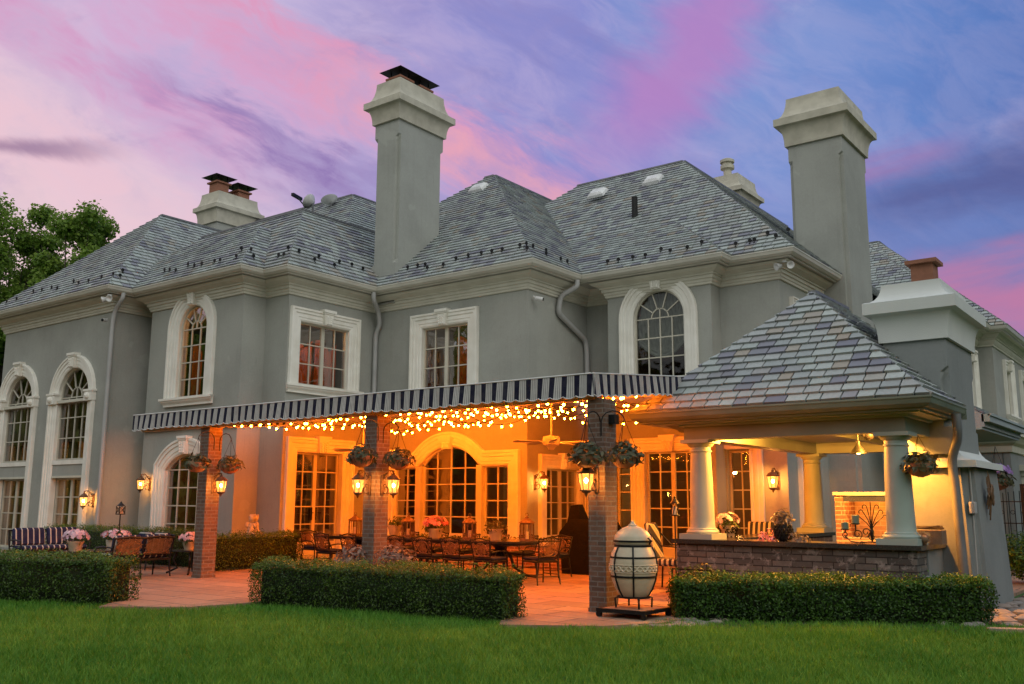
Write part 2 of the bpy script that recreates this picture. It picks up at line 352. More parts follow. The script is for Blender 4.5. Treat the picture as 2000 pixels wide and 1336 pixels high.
# ------------------------------------------------------------------ mesh helpers
def rootloc(o):
    while o.parent: o = o.parent
    return o.location.copy()
def link(o, parent=None):
    COL.objects.link(o)
    if parent: o.parent = parent
    return o
def tag(o, label=None, cat=None, group=None, kind=None):
    for k, v in (('label', label), ('category', cat), ('group', group), ('kind', kind)):
        if v: o[k] = v
    return o
def thing(name, label, cat, loc=(0, 0, 0), group=None):
    o = bpy.data.objects.new(name, None); o.location = loc; o.empty_display_size = .1; link(o)
    return tag(o, label, cat, group)
def copy_tree(o, parent=None):
    c = o.copy(); COL.objects.link(c)
    if parent: c.parent = parent
    for ch in list(o.children): copy_tree(ch, c)
    return c
class MB:
    def __init__(s): s.v = []; s.f = []; s.r = []
    def add(s, vs, fs):
        n = len(s.v); s.v += [tuple(v) for v in vs]; s.f += [tuple(i+n for i in f) for f in fs]; return s
    def box(s, x0, x1, y0, y1, z0, z1, T=None):
        vs = [(x, y, z) for z in (z0, z1) for y in (y0, y1) for x in (x0, x1)]
        if T: vs = [T(*v) for v in vs]
        return s.add(vs, [(0, 2, 3, 1), (4, 5, 7, 6), (0, 1, 5, 4), (2, 6, 7, 3), (0, 4, 6, 2), (1, 3, 7, 5)])
    def bevbox(s, x0, x1, y0, y1, z0, z1, b=.01):
        xs = (x0, x1); ring = lambda d, z: [(x0+d, y0+b), (x0+b, y0+d), (x1-b, y0+d), (x1-d, y0+b), (x1-d, y1-b), (x1-b, y1-d), (x0+b, y1-d), (x0+d, y1-b)]
        vs = []
        for d, z in ((b, z0), (0, z0+b), (0, z1-b), (b, z1)): vs += [(p[0], p[1], z) for p in (ring(d, z) if d == 0 else [(x0+b, y0+b), (x0+b, y0+b), (x1-b, y0+b), (x1-b, y0+b), (x1-b, y1-b), (x1-b, y1-b), (x0+b, y1-b), (x0+b, y1-b)])]
        fs = [tuple(range(7, -1, -1)), tuple(range(24, 32))]
        for k in range(3):
            for i in range(8): j = (i+1) % 8; fs.append((k*8+i, k*8+j, k*8+8+j, k*8+8+i))
        return s.add(vs, fs)
    def lathe(s, prof, c=(0, 0, 0), n=24, T=None, cap=True):
        vs = []; fs = []
        for r, z in prof:
            for k in range(n):
                a = 2*math.pi*k/n; vs.append((c[0]+r*math.cos(a), c[1]+r*math.sin(a), c[2]+z))
        for i in range(len(prof)-1):
            for k in range(n):
                j = (k+1) % n; fs.append((i*n+k, i*n+j, i*n+n+j, i*n+n+k))
        if cap: fs.append(tuple(range(n-1, -1, -1))); m = (len(prof)-1)*n; fs.append(tuple(range(m, m+n)))
        if T: vs = [T(*v) for v in vs]
        return s.add(vs, fs)
    def tube(s, pts, r, n=8, r1=None, closed=False):
        pts = [Vector(p) for p in pts]; N = len(pts); vs = []; fs = []
        ref = None
        for i, p in enumerate(pts):
            a = pts[(i-1) % N] if (closed or i) else p; b = pts[(i+1) % N] if (closed or i < N-1) else p
            d = (b-a).normalized()
            if ref is None or abs(ref.dot(d)) > .999: ref = d.orthogonal()
            e = (ref - d*ref.dot(d)).normalized(); g = d.cross(e); ref = e
            q = r if r1 is None else r + (r1-r)*i/(N-1)
            for k in range(n):
                t = 2*math.pi*k/n; vs.append(p + e*(q*math.cos(t)) + g*(q*math.sin(t)))
        for i in range(N if closed else N-1):
            i2 = (i+1) % N
            for k in range(n): j = (k+1) % n; fs.append((i*n+k, i*n+j, i2*n+j, i2*n+k))
        if not closed: fs.append(tuple(range(n-1, -1, -1))); fs.append(tuple(range((N-1)*n, N*n)))
        return s.add(vs, fs)
    def bar(s, p, q, w, h=None, upv=(0, 0, 1)):
        p, q = Vector(p), Vector(q); d = (q-p).normalized(); u = Vector(upv)
        if abs(u.dot(d)) > .98: u = Vector((1, 0, 0))
        e = d.cross(u).normalized(); g = e.cross(d); h = h or w
        vs = [b + e*(i*w/2) + g*(j*h/2) for b in (p, q) for i, j in ((-1, -1), (1, -1), (1, 1), (-1, 1))]
        return s.add(vs, [(3, 2, 1, 0), (4, 5, 6, 7), (0, 1, 5, 4), (1, 2, 6, 5), (2, 3, 7, 6), (3, 0, 4, 7)])
    def prism(s, poly, w0, w1, T):
        n = len(poly)
        vs = [T(u, w1, z) for u, z in poly] + [T(u, w0, z) for u, z in poly]
        fs = [tuple(range(n)), tuple(range(2*n-1, n-1, -1))]
        for i in range(n): j = (i+1) % n; fs.append((i, i+n, j+n, j))
        return s.add(vs, fs)
    def sphere(s, c, r, n=10, m=6, sc=(1, 1, 1)):
        prof = [(max(1e-4, r*math.sin(math.pi*i/m)), -r*math.cos(math.pi*i/m)) for i in range(m+1)]
        return s.lathe([(a, b) for a, b in prof], (0, 0, 0), n, lambda x, y, z: (c[0]+x*sc[0], c[1]+y*sc[1], c[2]+z*sc[2]))
    def build(s, name, m, parent=None, smooth=False, rnd=None):
        me = bpy.data.meshes.new(name)
        off = rootloc(parent) if parent else Vector()
        me.from_pydata([(v[0]-off[0], v[1]-off[1], v[2]-off[2]) for v in s.v], [], s.f)
        me.materials.append(MT[m] if isinstance(m, str) else m)
        if smooth:
            me.polygons.foreach_set('use_smooth', [True]*len(me.polygons))
            try: me.set_sharp_from_angle(angle=R(38))
            except Exception: pass
        if s.r:
            a = me.attributes.new('rnd', 'FLOAT', 'FACE'); a.data.foreach_set('value', s.r)
        me.update()
        return link(bpy.data.objects.new(name, me), parent)
def recalc(o):
    bm = bmesh.new(); bm.from_mesh(o.data); bmesh.ops.recalc_face_normals(bm, faces=bm.faces); bm.to_mesh(o.data); bm.free(); return o
def TA(c): return lambda u, w, z: (u, c-w, z)          # wall facing the lawn (-Y)
def TB(c): return lambda u, w, z: (c+w, u, z)          # wall facing right (+X)
def miters(path, closed=False):
    "unit-offset mitre vectors to the left of a 2-D path"
    n = len(path); out = []
    for i in range(n):
        ns = []
        for a, b in ((i-1, i), (i, i+1)):
            if not closed and (a < 0 or b >= n): continue
            p, q = path[a % n], path[b % n]; d = Vector((q[0]-p[0], q[1]-p[1]))
            if d.length > 1e-6: d.normalize(); ns.append(Vector((-d.y, d.x)))
        m = sum(ns, Vector((0, 0))); m.normalize(); m /= max(.3, m.dot(ns[0])); out.append(m)
    return out
def sweep(mb, path, prof, T, closed=False, loop=True):
    "profile points (offset to the left, projection w) along a path in wall coordinates"
    ms = miters(path, closed); n = len(path); k = len(prof)
    vs = [T(p[0]+m.x*o, w, p[1]+m.y*o) for p, m in zip(path, ms) for o, w in prof]; fs = []
    for i in range(n if closed else n-1):
        j = (i+1) % n
        for a in range(k if loop else k-1):
            b = (a+1) % k; fs.append((i*k+a, i*k+b, j*k+b, j*k+a))
    if loop and not closed: fs.append(tuple(range(k-1, -1, -1))); fs.append(tuple(range((n-1)*k, n*k)))
    return mb.add(vs, fs)
def sweep_plan(mb, path, prof, closed=False, loop=False):
    "profile (outward w, z) swept round a plan polyline, outside on the right"
    ms = miters(path, closed); n = len(path); k = len(prof)
    vs = [(p[0]-m.x*w, p[1]-m.y*w, z) for p, m in zip(path, ms) for w, z in prof]; fs = []
    for i in range(n if closed else n-1):
        j = (i+1) % n
        for a in range(k if loop else k-1):
            b = (a+1) % k; fs.append((i*k+a, j*k+a, j*k+b, i*k+b))
    return mb.add(vs, fs)
def arc(u0, u1, z, h=None, n=20):
    "points of an arch from (u0,z) over to (u1,z); h = rise, None for a half circle"
    c = (u0+u1)/2; r = (u1-u0)/2; h = h or r; Rr = (r*r+h*h)/(2*h); zc = z+h-Rr
    a0 = math.atan2(z-zc, -r); a1 = math.atan2(z-zc, r)
    return [(c+Rr*math.cos(a0+(a1-a0)*i/n), zc+Rr*math.sin(a0+(a1-a0)*i/n)) for i in range(n+1)]
def wall(name, parent, T, u0, u1, z0, z1, holes=(), th=.22, m='stucco'):
    bm = bmesh.new(); edges = []; loops = [[(u0, z0), (u1, z0), (u1, z1), (u0, z1)]] + [list(h) for h in holes]
    for lp in loops:
        vs = [bm.verts.new((u, z, 0)) for u, z in lp]
        edges += [bm.edges.new((vs[i], vs[(i+1) % len(vs)])) for i in range(len(vs))]
    bmesh.ops.triangle_fill(bm, use_beauty=True, edges=edges, normal=(0, 0, 1))
    bmesh.ops.recalc_face_normals(bm, faces=bm.faces)
    g = bmesh.ops.extrude_face_region(bm, geom=bm.faces[:])
    for v in g['geom']:
        if isinstance(v, bmesh.types.BMVert): v.co.z = -th
    off = rootloc(parent)
    for v in bm.verts: v.co = Vector(T(v.co.x, v.co.z, v.co.y)) - off
    bmesh.ops.recalc_face_normals(bm, faces=bm.faces)
    me = bpy.data.meshes.new(name); bm.to_mesh(me); bm.free(); me.materials.append(MT[m])
    return link(bpy.data.objects.new(name, me), parent)

# ------------------------------------------------------------------ windows and doors
TRIM = [(-.012, -.14), (-.012, .02), (.03, .045), (.09, .045), (.10, .06), (.2, .06), (.215, .085), (.29, .085), (.30, .11), (.355, .11), (.36, .09), (.36, 0)]
def trim_prof(w, p=1): return [(o*w/.36, (d if d < 0 else d*p)) for o, d in TRIM]
def keystone(parent, T, u, zb, zt, w=.34, m='trim', pr=.20):
    mb = MB(); h = zt-zb
    mb.prism([(u-w*.36, zb), (u+w*.36, zb), (u+w*.5, zt-.07), (u-w*.5, zt-.07)], 0, pr-.05, T)
    mb.box(u-w*.62, u+w*.62, 0, pr, zt-.07, zt, T); mb.box(u-w*.55, u+w*.55, 0, pr-.025, zt-.11, zt-.07, T)
    for k in (-1, 0, 1):                                     # carved acanthus lobes
        pts = [T(u+k*w*(.20+.12*i/4), pr-.04-.012*i*(1-i/4.), zb+.03+(h-.18)*i/4) for i in range(5)]
        mb.tube(pts, .028, 6, .045)
    for i in range(4):
        z = zb+.05+(h-.2)*i/4
        for k in (-1, 1): mb.sphere(T(u+k*w*.2, pr-.05, z), .042, 8, 5)
    return mb.build('keystone', m, parent, True)
def sill(parent, T, u0, u1, z, h=.22, m='trim'):
    mb = MB(); prof = [(0, .0), (0, .17), (-.06, .17), (-.075, .145), (-.11, .13), (-.15, .09), (-h+.04, .075), (-h, .075), (-h, 0)]
    vs = []
    for u, k in ((u0, -1), (u1, 1)):
        vs += [T(u + k*max(0, w-.07), w, z+o) for o, w in prof]
    n = len(prof)
    mb.add(vs, [tuple(range(n)), tuple(range(2*n-1, n-1, -1))] + [(i, (i+1) % n, (i+1) % n+n, i+n) for i in range(n)])
    return recalc(mb.build('sill', m, parent))
def seg(mb, T, a, b, w, d0, d1):
    "muntin from a to b in wall coordinates"
    du, dz = b[0]-a[0], b[1]-a[1]; L = math.hypot(du, dz); nx, nz = -dz/L*w/2, du/L*w/2
    mb.prism([(a[0]-nx, a[1]-nz), (b[0]-nx, b[1]-nz), (b[0]+nx, b[1]+nz), (a[0]+nx, a[1]+nz)], d0, d1, T)
def window(house, T, u0, u1, z0, z1, arch=None, rise=None, leaves=1, cols=3, rows=4, tw=.36, key=True, sl=True, fan=False,
           name='window', curtain=None, d=.11, trim=True, ktop=None, label=None, rows_z=None, msize=.028, bottom=0):
    """window or glazed door: sash, muntins, pane and the carved surround, all in wall coordinates.
    z1 is the square head, or the springing of an arch"""
    top = arc(u0, u1, z1, rise if arch == 'seg' else None) if arch else [(u0, z1), (u1, z1)]
    path = [(u0, z0)] + top + [(u1, z0)]
    zt = max(p[1] for p in path); uc = (u0+u1)/2
    mb = MB(); fwid = .055
    sweep(mb, path, [(.012, -d-.03), (.012, -d+.035), (-fwid, -d+.035), (-fwid, -d-.03)], T)
    mb.box(u0-.01, u1+.01, -d-.031, -d+.034, z0-.01, z0+fwid+bottom, T)
    def head(u):
        if not arch: return z1
        r = (u1-u0)/2; h = rise if arch == 'seg' else r; Rr = (r*r+h*h)/(2*h)
        return z1+h-Rr+math.sqrt(max(0, Rr*Rr-(u-uc)**2))
    d0, d1 = -d-.02, -d+.018
    lw = (u1-u0)/leaves
    for k in range(1, leaves):
        u = u0+lw*k; mb.box(u-.055, u+.055, -d-.03, -d+.03, z0+fwid, head(u)-.02, T)
    zs = z1 if fan else None
    for k in range(leaves):
        a, b = u0+lw*k+(.055 if k else fwid), u0+lw*(k+1)-(.055 if k < leaves-1 else fwid)
        for i in range(1, cols):
            u = a+(b-a)*i/cols; mb.prism([(u-msize/2, z0+fwid), (u+msize/2, z0+fwid), (u+msize/2, (zs or head(u)-.02)), (u-msize/2, (zs or head(u)-.02))], d0, d1, T)
        zz0, zz1 = z0+fwid+bottom, (z1 if arch else z1-fwid)
        for i in range(1, rows+(1 if arch else 0)):
            z = zz0+(zz1-zz0)*i/rows; mb.box(a, b, d0+.002, d1-.002, z-msize/2, z+msize/2, T)
    if fan:
        r = (u1-u0)/2-fwid; ri = r*.36
        for ang in (36, 72, 108, 144):
            c, s_ = math.cos(R(ang)), math.sin(R(ang)); seg(mb, T, (uc+ri*c, z1+ri*s_), (uc+r*c, z1+r*s_), msize, d0, d1)
        pts = [(uc+ri*math.cos(R(180-i*15)), z1+ri*math.sin(R(180-i*15))) for i in range(13)]
        sweep(mb, pts, [(-msize/2, d0), (-msize/2, d1), (msize/2, d1), (msize/2, d0)], T)
        seg(mb, T, (uc, z1), (uc, z1+ri*.0+.01+ri), msize, d0, d1)
    win = recalc(mb.build(name, 'sash', house))
    if label: win['label'] = label
    mb = MB(); mb.add([T(u, -d-.005, z) for u, z in path], [tuple(range(len(path)))]); mb.build('pane', 'glass', win)
    if trim:
        mb = MB(); sweep(mb, path, trim_prof(tw), T); recalc(mb.build('surround', 'trim', win))
    if key: keystone(win, T, uc, zt-.02, ktop or zt+tw+.05)
    if sl: sill(win, T, u0-tw-.03, u1+tw+.03, z0)
    if curtain:
        mat_, cov, *fr = curtain; fr = fr[0] if fr else 1.02; mb = MB()
        for a, b in cov:
            vs = []; fs = []; nn = max(6, int(abs(b-a)*22))
            for i in range(nn+1):
                u = a+(b-a)*i/nn; w = -d-.32-.05*math.sin(i*1.9)+.02*math.sin(i*.7)
                vs += [T(u, w, z0-.1), T(u, w, z0+(zt-z0)*(fr+(.16*abs(math.sin((u-a)*3.9+1.2))-.06 if fr < 1 else 0)))]
            fs = [(2*i, 2*i+2, 2*i+3, 2*i+1) for i in range(nn)]; mb.add(vs, fs)
        mb.build('curtain', mat_, win, True)
    return win, path
# ------------------------------------------------------------------ the house
house = thing('mansion', 'large grey stucco two-storey mansion with slate hip roofs and cream stone trim', 'house', (-18, 20, 0))
Y0, Y2, X3, Y4, X5, Y6, X7, Y8, X9, Y10, X11 = 13.89, 14.62, -19.63, 15.33, -18.72, 18.43, -13.42, 20.58, -9.5, 21.1, -7.98
XW, XL = -24.46, -30.82
H = {k: [] for k in 'W0 W2 W5 W6 W7 W8 W10 W11'.split()}
# left wing: two tall arched bays, each with fanlight over a window, a stucco panel, and a french door below
for uc, lab in ((-26.32, None), (-29.55, None)):
    a, b = uc-.85, uc+.85
    T = TA(Y0)
    w, p = window(house, T, a, b, 2.60, 4.42, 'round', None, 1, 4, 3, .36, True, False, True, curtain=('tan', [(a, a+.55), (b-.6, b)]), trim=False)
    H['W0'].append(p)
    mb = MB(); sweep(mb, [(a, .02), (a, 4.42)] + arc(a, b, 4.42) + [(b, .02)], trim_prof(.36), T); recalc(mb.build('surround', 'trim', w))
    for s in (-1, 1):
        mb = MB(); u = uc+s*1.03; mb.box(u-.2, u+.2, 0, .15, 4.24, 4.50, T); mb.box(u-.23, u+.23, 0, .17, 4.50, 4.56, T); mb.sphere(T(u, .14, 4.37), .10, 10, 6)
        mb.build('impost_block', 'trim', w)
    MB().box(a+.002, b-.002, -.10, .03, 2.48, 2.60, T).build('sill', 'trim', w); MB().box(a+.002, b-.002, -.10, .02, 2.10, 2.16, T).build('head_band', 'limestone', w)
    MB().box(a+.002, b-.002, -.12, .05, 4.26, 4.34, T).build('transom', 'limestone', w)
    dr, p = window(house, T, a, b, .06, 2.10, None, None, 2, 2, 4, .3, False, False, name='french_door', trim=False, d=.2, curtain=('tan', [(a, a+.4), (b-.4, b)]))
    H['W0'].append(p)
# section with the tall arched landing window and the low arched window
T = TA(Y2)
w, p = window(house, T, -22.38, -21.12, 4.18, 6.05, 'round', None, 1, 3, 4, .40, True, True, True, ktop=7.14, curtain=('drape', [(-22.34, -21.95), (-21.7, -21.2)], .50)); H['W2'].append(p)
w, p = window(house, T, -22.62, -20.78, .35, 2.28, 'seg', .42, 1, 4, 4, .40, True, False); H['W2'].append(p)
# wall facing right beside the porch
T = TB(X5)
w, p = window(house, T, 15.72, 17.44, 4.42, 6.08, None, None, 2, 2, 3, .34, True, True, curtain=('drape', [(15.76, 16.5), (16.62, 17.4)], .70)); H['W5'].append(p)
w, p = window(house, T, 15.78, 17.36, .12, 2.72, None, None, 2, 2, 5, .36, True, False, name='french_door', d=.2, bottom=.28, curtain=('dark', [(15.8, 16.2), (16.9, 17.3)])); H['W5'].append(p)
hb = MB()
for s in (-.075, .075):
    hb.box(16.57+s-.02, 16.57+s+.02, -.17, -.15, 1.0, 1.32, T); hb.tube([T(16.57+s, -.15, 1.18), T(16.57+s, -.09, 1.18), T(16.57+s*2.2, -.085, 1.18)], .011, 6)
hb.build('handle', 'black', w)
T = TA(Y6)
w, p = window(house, T, -16.94, -15.32, 4.42, 6.10, None, None, 2, 2, 3, .36, True, True, curtain=('drape', [(-16.05, -15.36)], .74)); H['W6'].append(p)
# palladian window over the buffet
a0, a1, b0, b1 = -16.86, -14.98, -17.86, -13.98
zs, zr, z0 = 2.38, .46, .62
path = [(b0, z0), (b0, zs)] + [(a0-.16, zs)] + arc(a0-.02, a1+.02, zs+.06, zr)[1:-1] + [(a1+.16, zs), (b1, zs), (b1, z0)]
H['W6'].append(path)
mb = MB(); sweep(mb, path, trim_prof(.36), T); big = None
frame = MB(); d = .12
for u in (a0-.09, a1+.09): frame.box(u-.09, u+.09, -.14, .035, z0, zs+.01, T)
for (a, b, cols, rows, ar) in ((b0, a0-.18, 2, 4, None), (a0, a1, 4, 4, zr), (a1+.18, b1, 2, 4, None)):
    frame.box(a, a+.05, -d-.03, -d+.03, z0, zs, T); frame.box(b-.05, b, -d-.03, -d+.03, z0, zs, T); frame.box(a, b, -d-.029, -d+.029, z0, z0+.07, T)
    if not ar: frame.box(a, b, -d-.029, -d+.029, zs-.05, zs, T)
    hz = lambda u: zs if not ar else zs+.06+zr-((a1-a0)**2/4+zr*zr)/(2*zr)+math.sqrt((((a1-a0)**2/4+zr*zr)/(2*zr))**2-(u-(a0+a1)/2)**2)
    for i in range(1, cols): u = a+(b-a)*i/cols; frame.box(u-.015, u+.015, -d-.02, -d+.018, z0+.07, hz(u), T)
    for i in range(1, rows+(1 if ar else 0)): z = z0+.07+(zs-.05-z0-.07)*i/rows; frame.box(a+.05, b-.05, -d-.018, -d+.016, z-.014, z+.014, T)
sweep(frame, arc(a0, a1, zs+.06, zr), [(.03, -d-.03), (.03, -d+.03), (-.05, -d+.03), (-.05, -d-.03)], T)
pw = frame.build('window', 'sash', house); recalc(pw); pw['label'] = 'wide three-part window with arched middle lit orange under the awning'
recalc(mb.build('surround', 'trim', pw))
mb = MB(); mb.add([T(u, -d-.004, z) for u, z in path], [tuple(range(len(path)))]); mb.build('pane', 'glass', pw)
keystone(pw, T, (a0+a1)/2, zs+zr-.02, 3.12); sill(pw, T, b0-.38, b1+.38, z0, .16)
T = TB(X7)
w, p = window(house, T, 19.22, 20.72, .62, 2.32, None, None, 2, 2, 4, .33, True, True, curtain=('dark', [(19.2, 19.5), (20.4, 20.7)])); H['W7'].append(p)
T = TA(Y8)
w, p = window(house, T, -11.66, -10.22, 4.50, 6.06, 'round', None, 1, 4, 3, .36, True, True, True, ktop=7.12); H['W8'].append(p)
mb = MB()                                                        # gathered roman shade behind the arched window
for j in range(15):
    u = -11.62+1.36*j/14; zt_ = 6.06+math.sqrt(max(.01, .69**2-(u+10.94)**2)); zb_ = 5.45-.30*math.sin(math.pi*j/14)
    for q in range(2): mb.tube([T(u+.03*math.sin(i*1.1+j), -.30-.03*math.sin(i*1.7+j*2+q), zt_-(zt_-zb_)*i/10) for i in range(11)], .062, 6)
for s in range(4): mb.tube([T(-11.62+1.36*j/20, -.24-.03*s, 5.52+.05*s-(.42-.05*s)*math.sin(math.pi*j/20)) for j in range(21)], .05, 6)
mb.build('curtain', 'shade', w, True)
w, p = window(house, T, -12.24, -11.72, .35, 2.68, None, None, 1, 1, 5, .2, False, False, trim=False, d=.14); H['W8'].append(p)
w, p = window(house, T, -11.42, -9.98, .12, 2.72, None, None, 2, 2, 5, .33, True, False, name='french_door', d=.18, bottom=.28); H['W8'].append(p)
T = TA(Y10)
w, p = window(house, T, -9.46, -8.86, .12, 2.72, None, None, 1, 2, 5, .16, False, False, name='glazed_door', trim=False, d=.18, bottom=.28); H['W10'].append(p)
mb = MB(); mb.box(-8.87, -8.56, -.1, .07, .02, 2.9, T); mb.box(-8.86, -8.80, .07, .10, .02, 2.72, T); mb.box(-8.74, -8.66, .07, .09, .02, 2.72, T); mb.box(-9.48, -8.56, .01, .12, 2.74, 2.95, T); mb.build('surround', 'trim', w)
T = TB(X11)
w, p = window(house, T, 21.9, 22.6, 4.5, 6.2, None, None, 1, 2, 3, .2, False, True); H['W11'].append(p)
w, p = window(house, T, 21.95, 22.75, .3, 2.55, None, None, 1, 2, 4, .2, False, True); H['W11'].append(p)
ZB, ZT = -.3, 7.2
wall('wall', house, TA(Y0), XL, XW, ZB, ZT, H['W0'])
wall('wall', house, TB(XW), Y0+.22, 15.72, ZB, ZT)
wall('wall', house, TA(15.5), XW+.001, -23.6, ZB, ZT)
wall('wall', house, TB(-23.53), Y2+.22, 15.5, ZB, ZT, m='stucco')
wall('wall', house, TA(Y2), -23.75, X3, ZB, ZT, H['W2'])
wall('wall', house, TB(X3), Y2+.22, Y4+.22, ZB, ZT)
wall('wall', house, TA(Y4), X3, X5, ZB, ZT)
wall('wall', house, TB(X5), Y4+.22, Y6+.22, ZB, ZT, H['W5'])
wall('wall', house, TA(Y6), X5, X7, ZB, ZT, H['W6'])
wall('wall', house, TB(X7), Y6+.22, 21.39, ZB, ZT, H['W7'])
wall('wall', house, TA(21.17), X7, -12.2, ZB, ZT)
wall('wall', house, TB(-12.18), Y8+.22, 21.17, ZB, ZT)
wall('wall', house, TA(Y8), -12.4, X9, ZB, ZT, H['W8'])
wall('wall', house, TB(X9), Y8+.22, Y10+.22, ZB, ZT)
wall('wall', house, TA(Y10), X9, X11, ZB, ZT, H['W10'])
wall('wall', house, TB(X11), Y10+.22, 24.0, ZB, ZT, H['W11'])
wall('wall', house, TB(X11-.1), 24.0, 32.6, ZB, ZT)
wall('wall', house, lambda u, w, z: (XL-w, u, z), Y0+.22, 34, ZB, ZT)
# storey band above the low arched window, patched stucco marks near the wing's cornice
mb = MB(); mb.box(-23.74, -18.9, 0, .11, 3.36, 3.50, TA(Y2)) if 0 else mb.box(-23.74, X3+.1, .0, .11, 3.34, 3.47, TA(Y2)); mb.build('band_course', 'limestone', house)
# rooms seen through the glass
mb = MB()
pl = [(XL+.3, 17.6), (-22.6, 17.6), (-22.6, 21.9), (-16.8, 21.9), (-16.8, 24.4), (-8.3, 24.4)]
for (a, b), (c, e) in zip(pl, pl[1:]):
    mb.add([(a, b, -.2), (c, e, -.2), (c, e, 3.4), (a, b, 3.4)], [(0, 1, 2, 3)])
mb.build('interior_wall', 'room', house); mb = MB()
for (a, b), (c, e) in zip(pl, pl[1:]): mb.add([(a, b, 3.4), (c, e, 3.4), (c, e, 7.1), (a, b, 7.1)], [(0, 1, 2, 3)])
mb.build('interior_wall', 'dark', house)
for x in (-21.9, -16.2):
    for k in range(3): MB().box(x+k*.55, x+k*.55+.42, 17.45 if x < -20 else 21.75, 17.52 if x < -20 else 21.82, 4.7, 5.6).build('picture', 'dark', house)
fl = [(XL+.25, Y0+.25), (XW-.25, Y0+.25), (XW-.25, 15.8), (-23.5, 15.8), (-23.5, Y2+.25), (X3-.25, Y2+.25), (X3-.25, Y4+.25), (X5-.25, Y4+.25), (X5-.25, Y6+.25), (X7-.25, Y6+.25), (X7-.25, 21.45), (-12.15, 21.45), (-12.15, Y8+.25), (X9-.25, Y8+.25), (X9-.25, Y10+.25), (X11-.25, Y10+.25), (X11-.25, 24.3), (-16.7, 24.3), (-16.7, 21.8), (-22.5, 21.8), (-22.5, 17.5), (XL+.25, 17.5)]
ident = lambda x, z, y: (x, y, z)
mb = MB()
for z0_, z1_ in ((-.1, .05), (3.15, 3.5), (6.85, 6.95)): mb.prism(fl, z0_, z1_, lambda u, w, z: (u, z, w))
recalc(mb.build('floor_slab', 'room', house))

# ---- eaves: cornice, soffit and gutter follow the plan
gut = [(XL, 26), (XL, Y0), (XW, Y0), (XW, Y2), (X3, Y2), (X3, Y4), (X5, Y4), (X5, Y6), (X7, Y6), (X7, Y8), (X9, Y8), (X9, Y10), (X11, Y10), (X11, 23.93)]
mb = MB(); sweep_plan(mb, gut, [(.44, 7.265), (.57, 7.265), (.58, 7.30), (.60, 7.30), (.60, 7.275), (.585, 7.255), (.565, 7.20), (.51, 7.155), (.46, 7.155), (.455, 7.12), (.41, 7.12)]); mb.build('gutter', 'gutter', house)
mb = MB(); sweep_plan(mb, gut, [(.42, 7.125), (.30, 7.10), (-.95, 7.10)]); mb.build('soffit', 'soffit', house)
cor = [(XL, 26), (XL, Y0), (XW, Y0), (XW, 15.5), (-23.75, 15.5), (-23.75, Y2), (X3, Y2), (X3, Y4), (X5, Y4), (X5, Y6), (X7, Y6), (X7, 21.17), (-12.4, 21.17), (-12.4, Y8), (X9, Y8), (X9, Y10), (X11, Y10), (X11, 23.93)]
mb = MB(); sweep_plan(mb, cor, [(.36, 7.098), (.30, 7.04), (.22, 7.00), (.16, 6.97), (.16, 6.94), (.12, 6.93), (.115, 6.86), (.08, 6.84), (.07, 6.785), (.05, 6.77), (.045, 6.72), (0, 6.71)]); mb.build('cornice', 'limestone', house)

# ---- slate roofs
def clip(poly, conv):
    for i in range(len(conv)):
        p, q = conv[i], conv[(i+1) % len(conv)]; ex, ey = q[0]-p[0], q[1]-p[1]; out = []
        sd = lambda v: ex*(v[1]-p[1])-ey*(v[0]-p[0])
        for j in range(len(poly)):
            a, b = poly[j], poly[(j+1) % len(poly)]; sa, sb = sd(a), sd(b)
            if sa >= 0: out.append(a)
            if (sa >= 0) != (sb >= 0): t = sa/(sa-sb); out.append((a[0]+(b[0]-a[0])*t, a[1]+(b[1]-a[1])*t))
        poly = out
        if len(poly) < 3: return []
    return poly
def slates(mb, quad, expo=.19, wid=.27, th=.034):
    "lay individual slates over a planar convex face; quad starts with the eave edge, left to right seen from outside"
    P = [Vector(q) for q in quad]; e = (P[1]-P[0]).normalized(); n = e.cross(P[-1]-P[0]).normalized(); s = n.cross(e)
    conv = [((p-P[0]).dot(e), (p-P[0]).dot(s)) for p in P]
    a0, a1 = min(c[0] for c in conv), max(c[0] for c in conv); b1 = max(c[1] for c in conv)
    rows = int(b1/expo)+1
    for r in range(rows):
        b = r*expo; a = a0-random.random()*wid
        while a < a1:
            w = wid*random.uniform(.74, 1.22); ov = random.uniform(-.012, .012)
            pl = clip([(a+.011, b+ov), (a+w-.011, b+ov), (a+w-.011, b+expo-.002), (a+.011, b+expo-.002)], conv); a += w
            if not pl: continue
            k = len(pl); hh = lambda q: .008+th*max(0, 1-(q[1]-b)/expo)*random.uniform(.85, 1.15)
            vs = [P[0]+e*q[0]+s*q[1]+n*hh(q) for q in pl] + [P[0]+e*q[0]+s*q[1]-n*.004 for q in pl]
            base = len(mb.f)
            mb.add(vs, [tuple(range(k))] + [(i, i+k, (i+1) % k+k, (i+1) % k) for i in range(k)])
            v = random.random(); mb.r += [v]*(len(mb.f)-base)
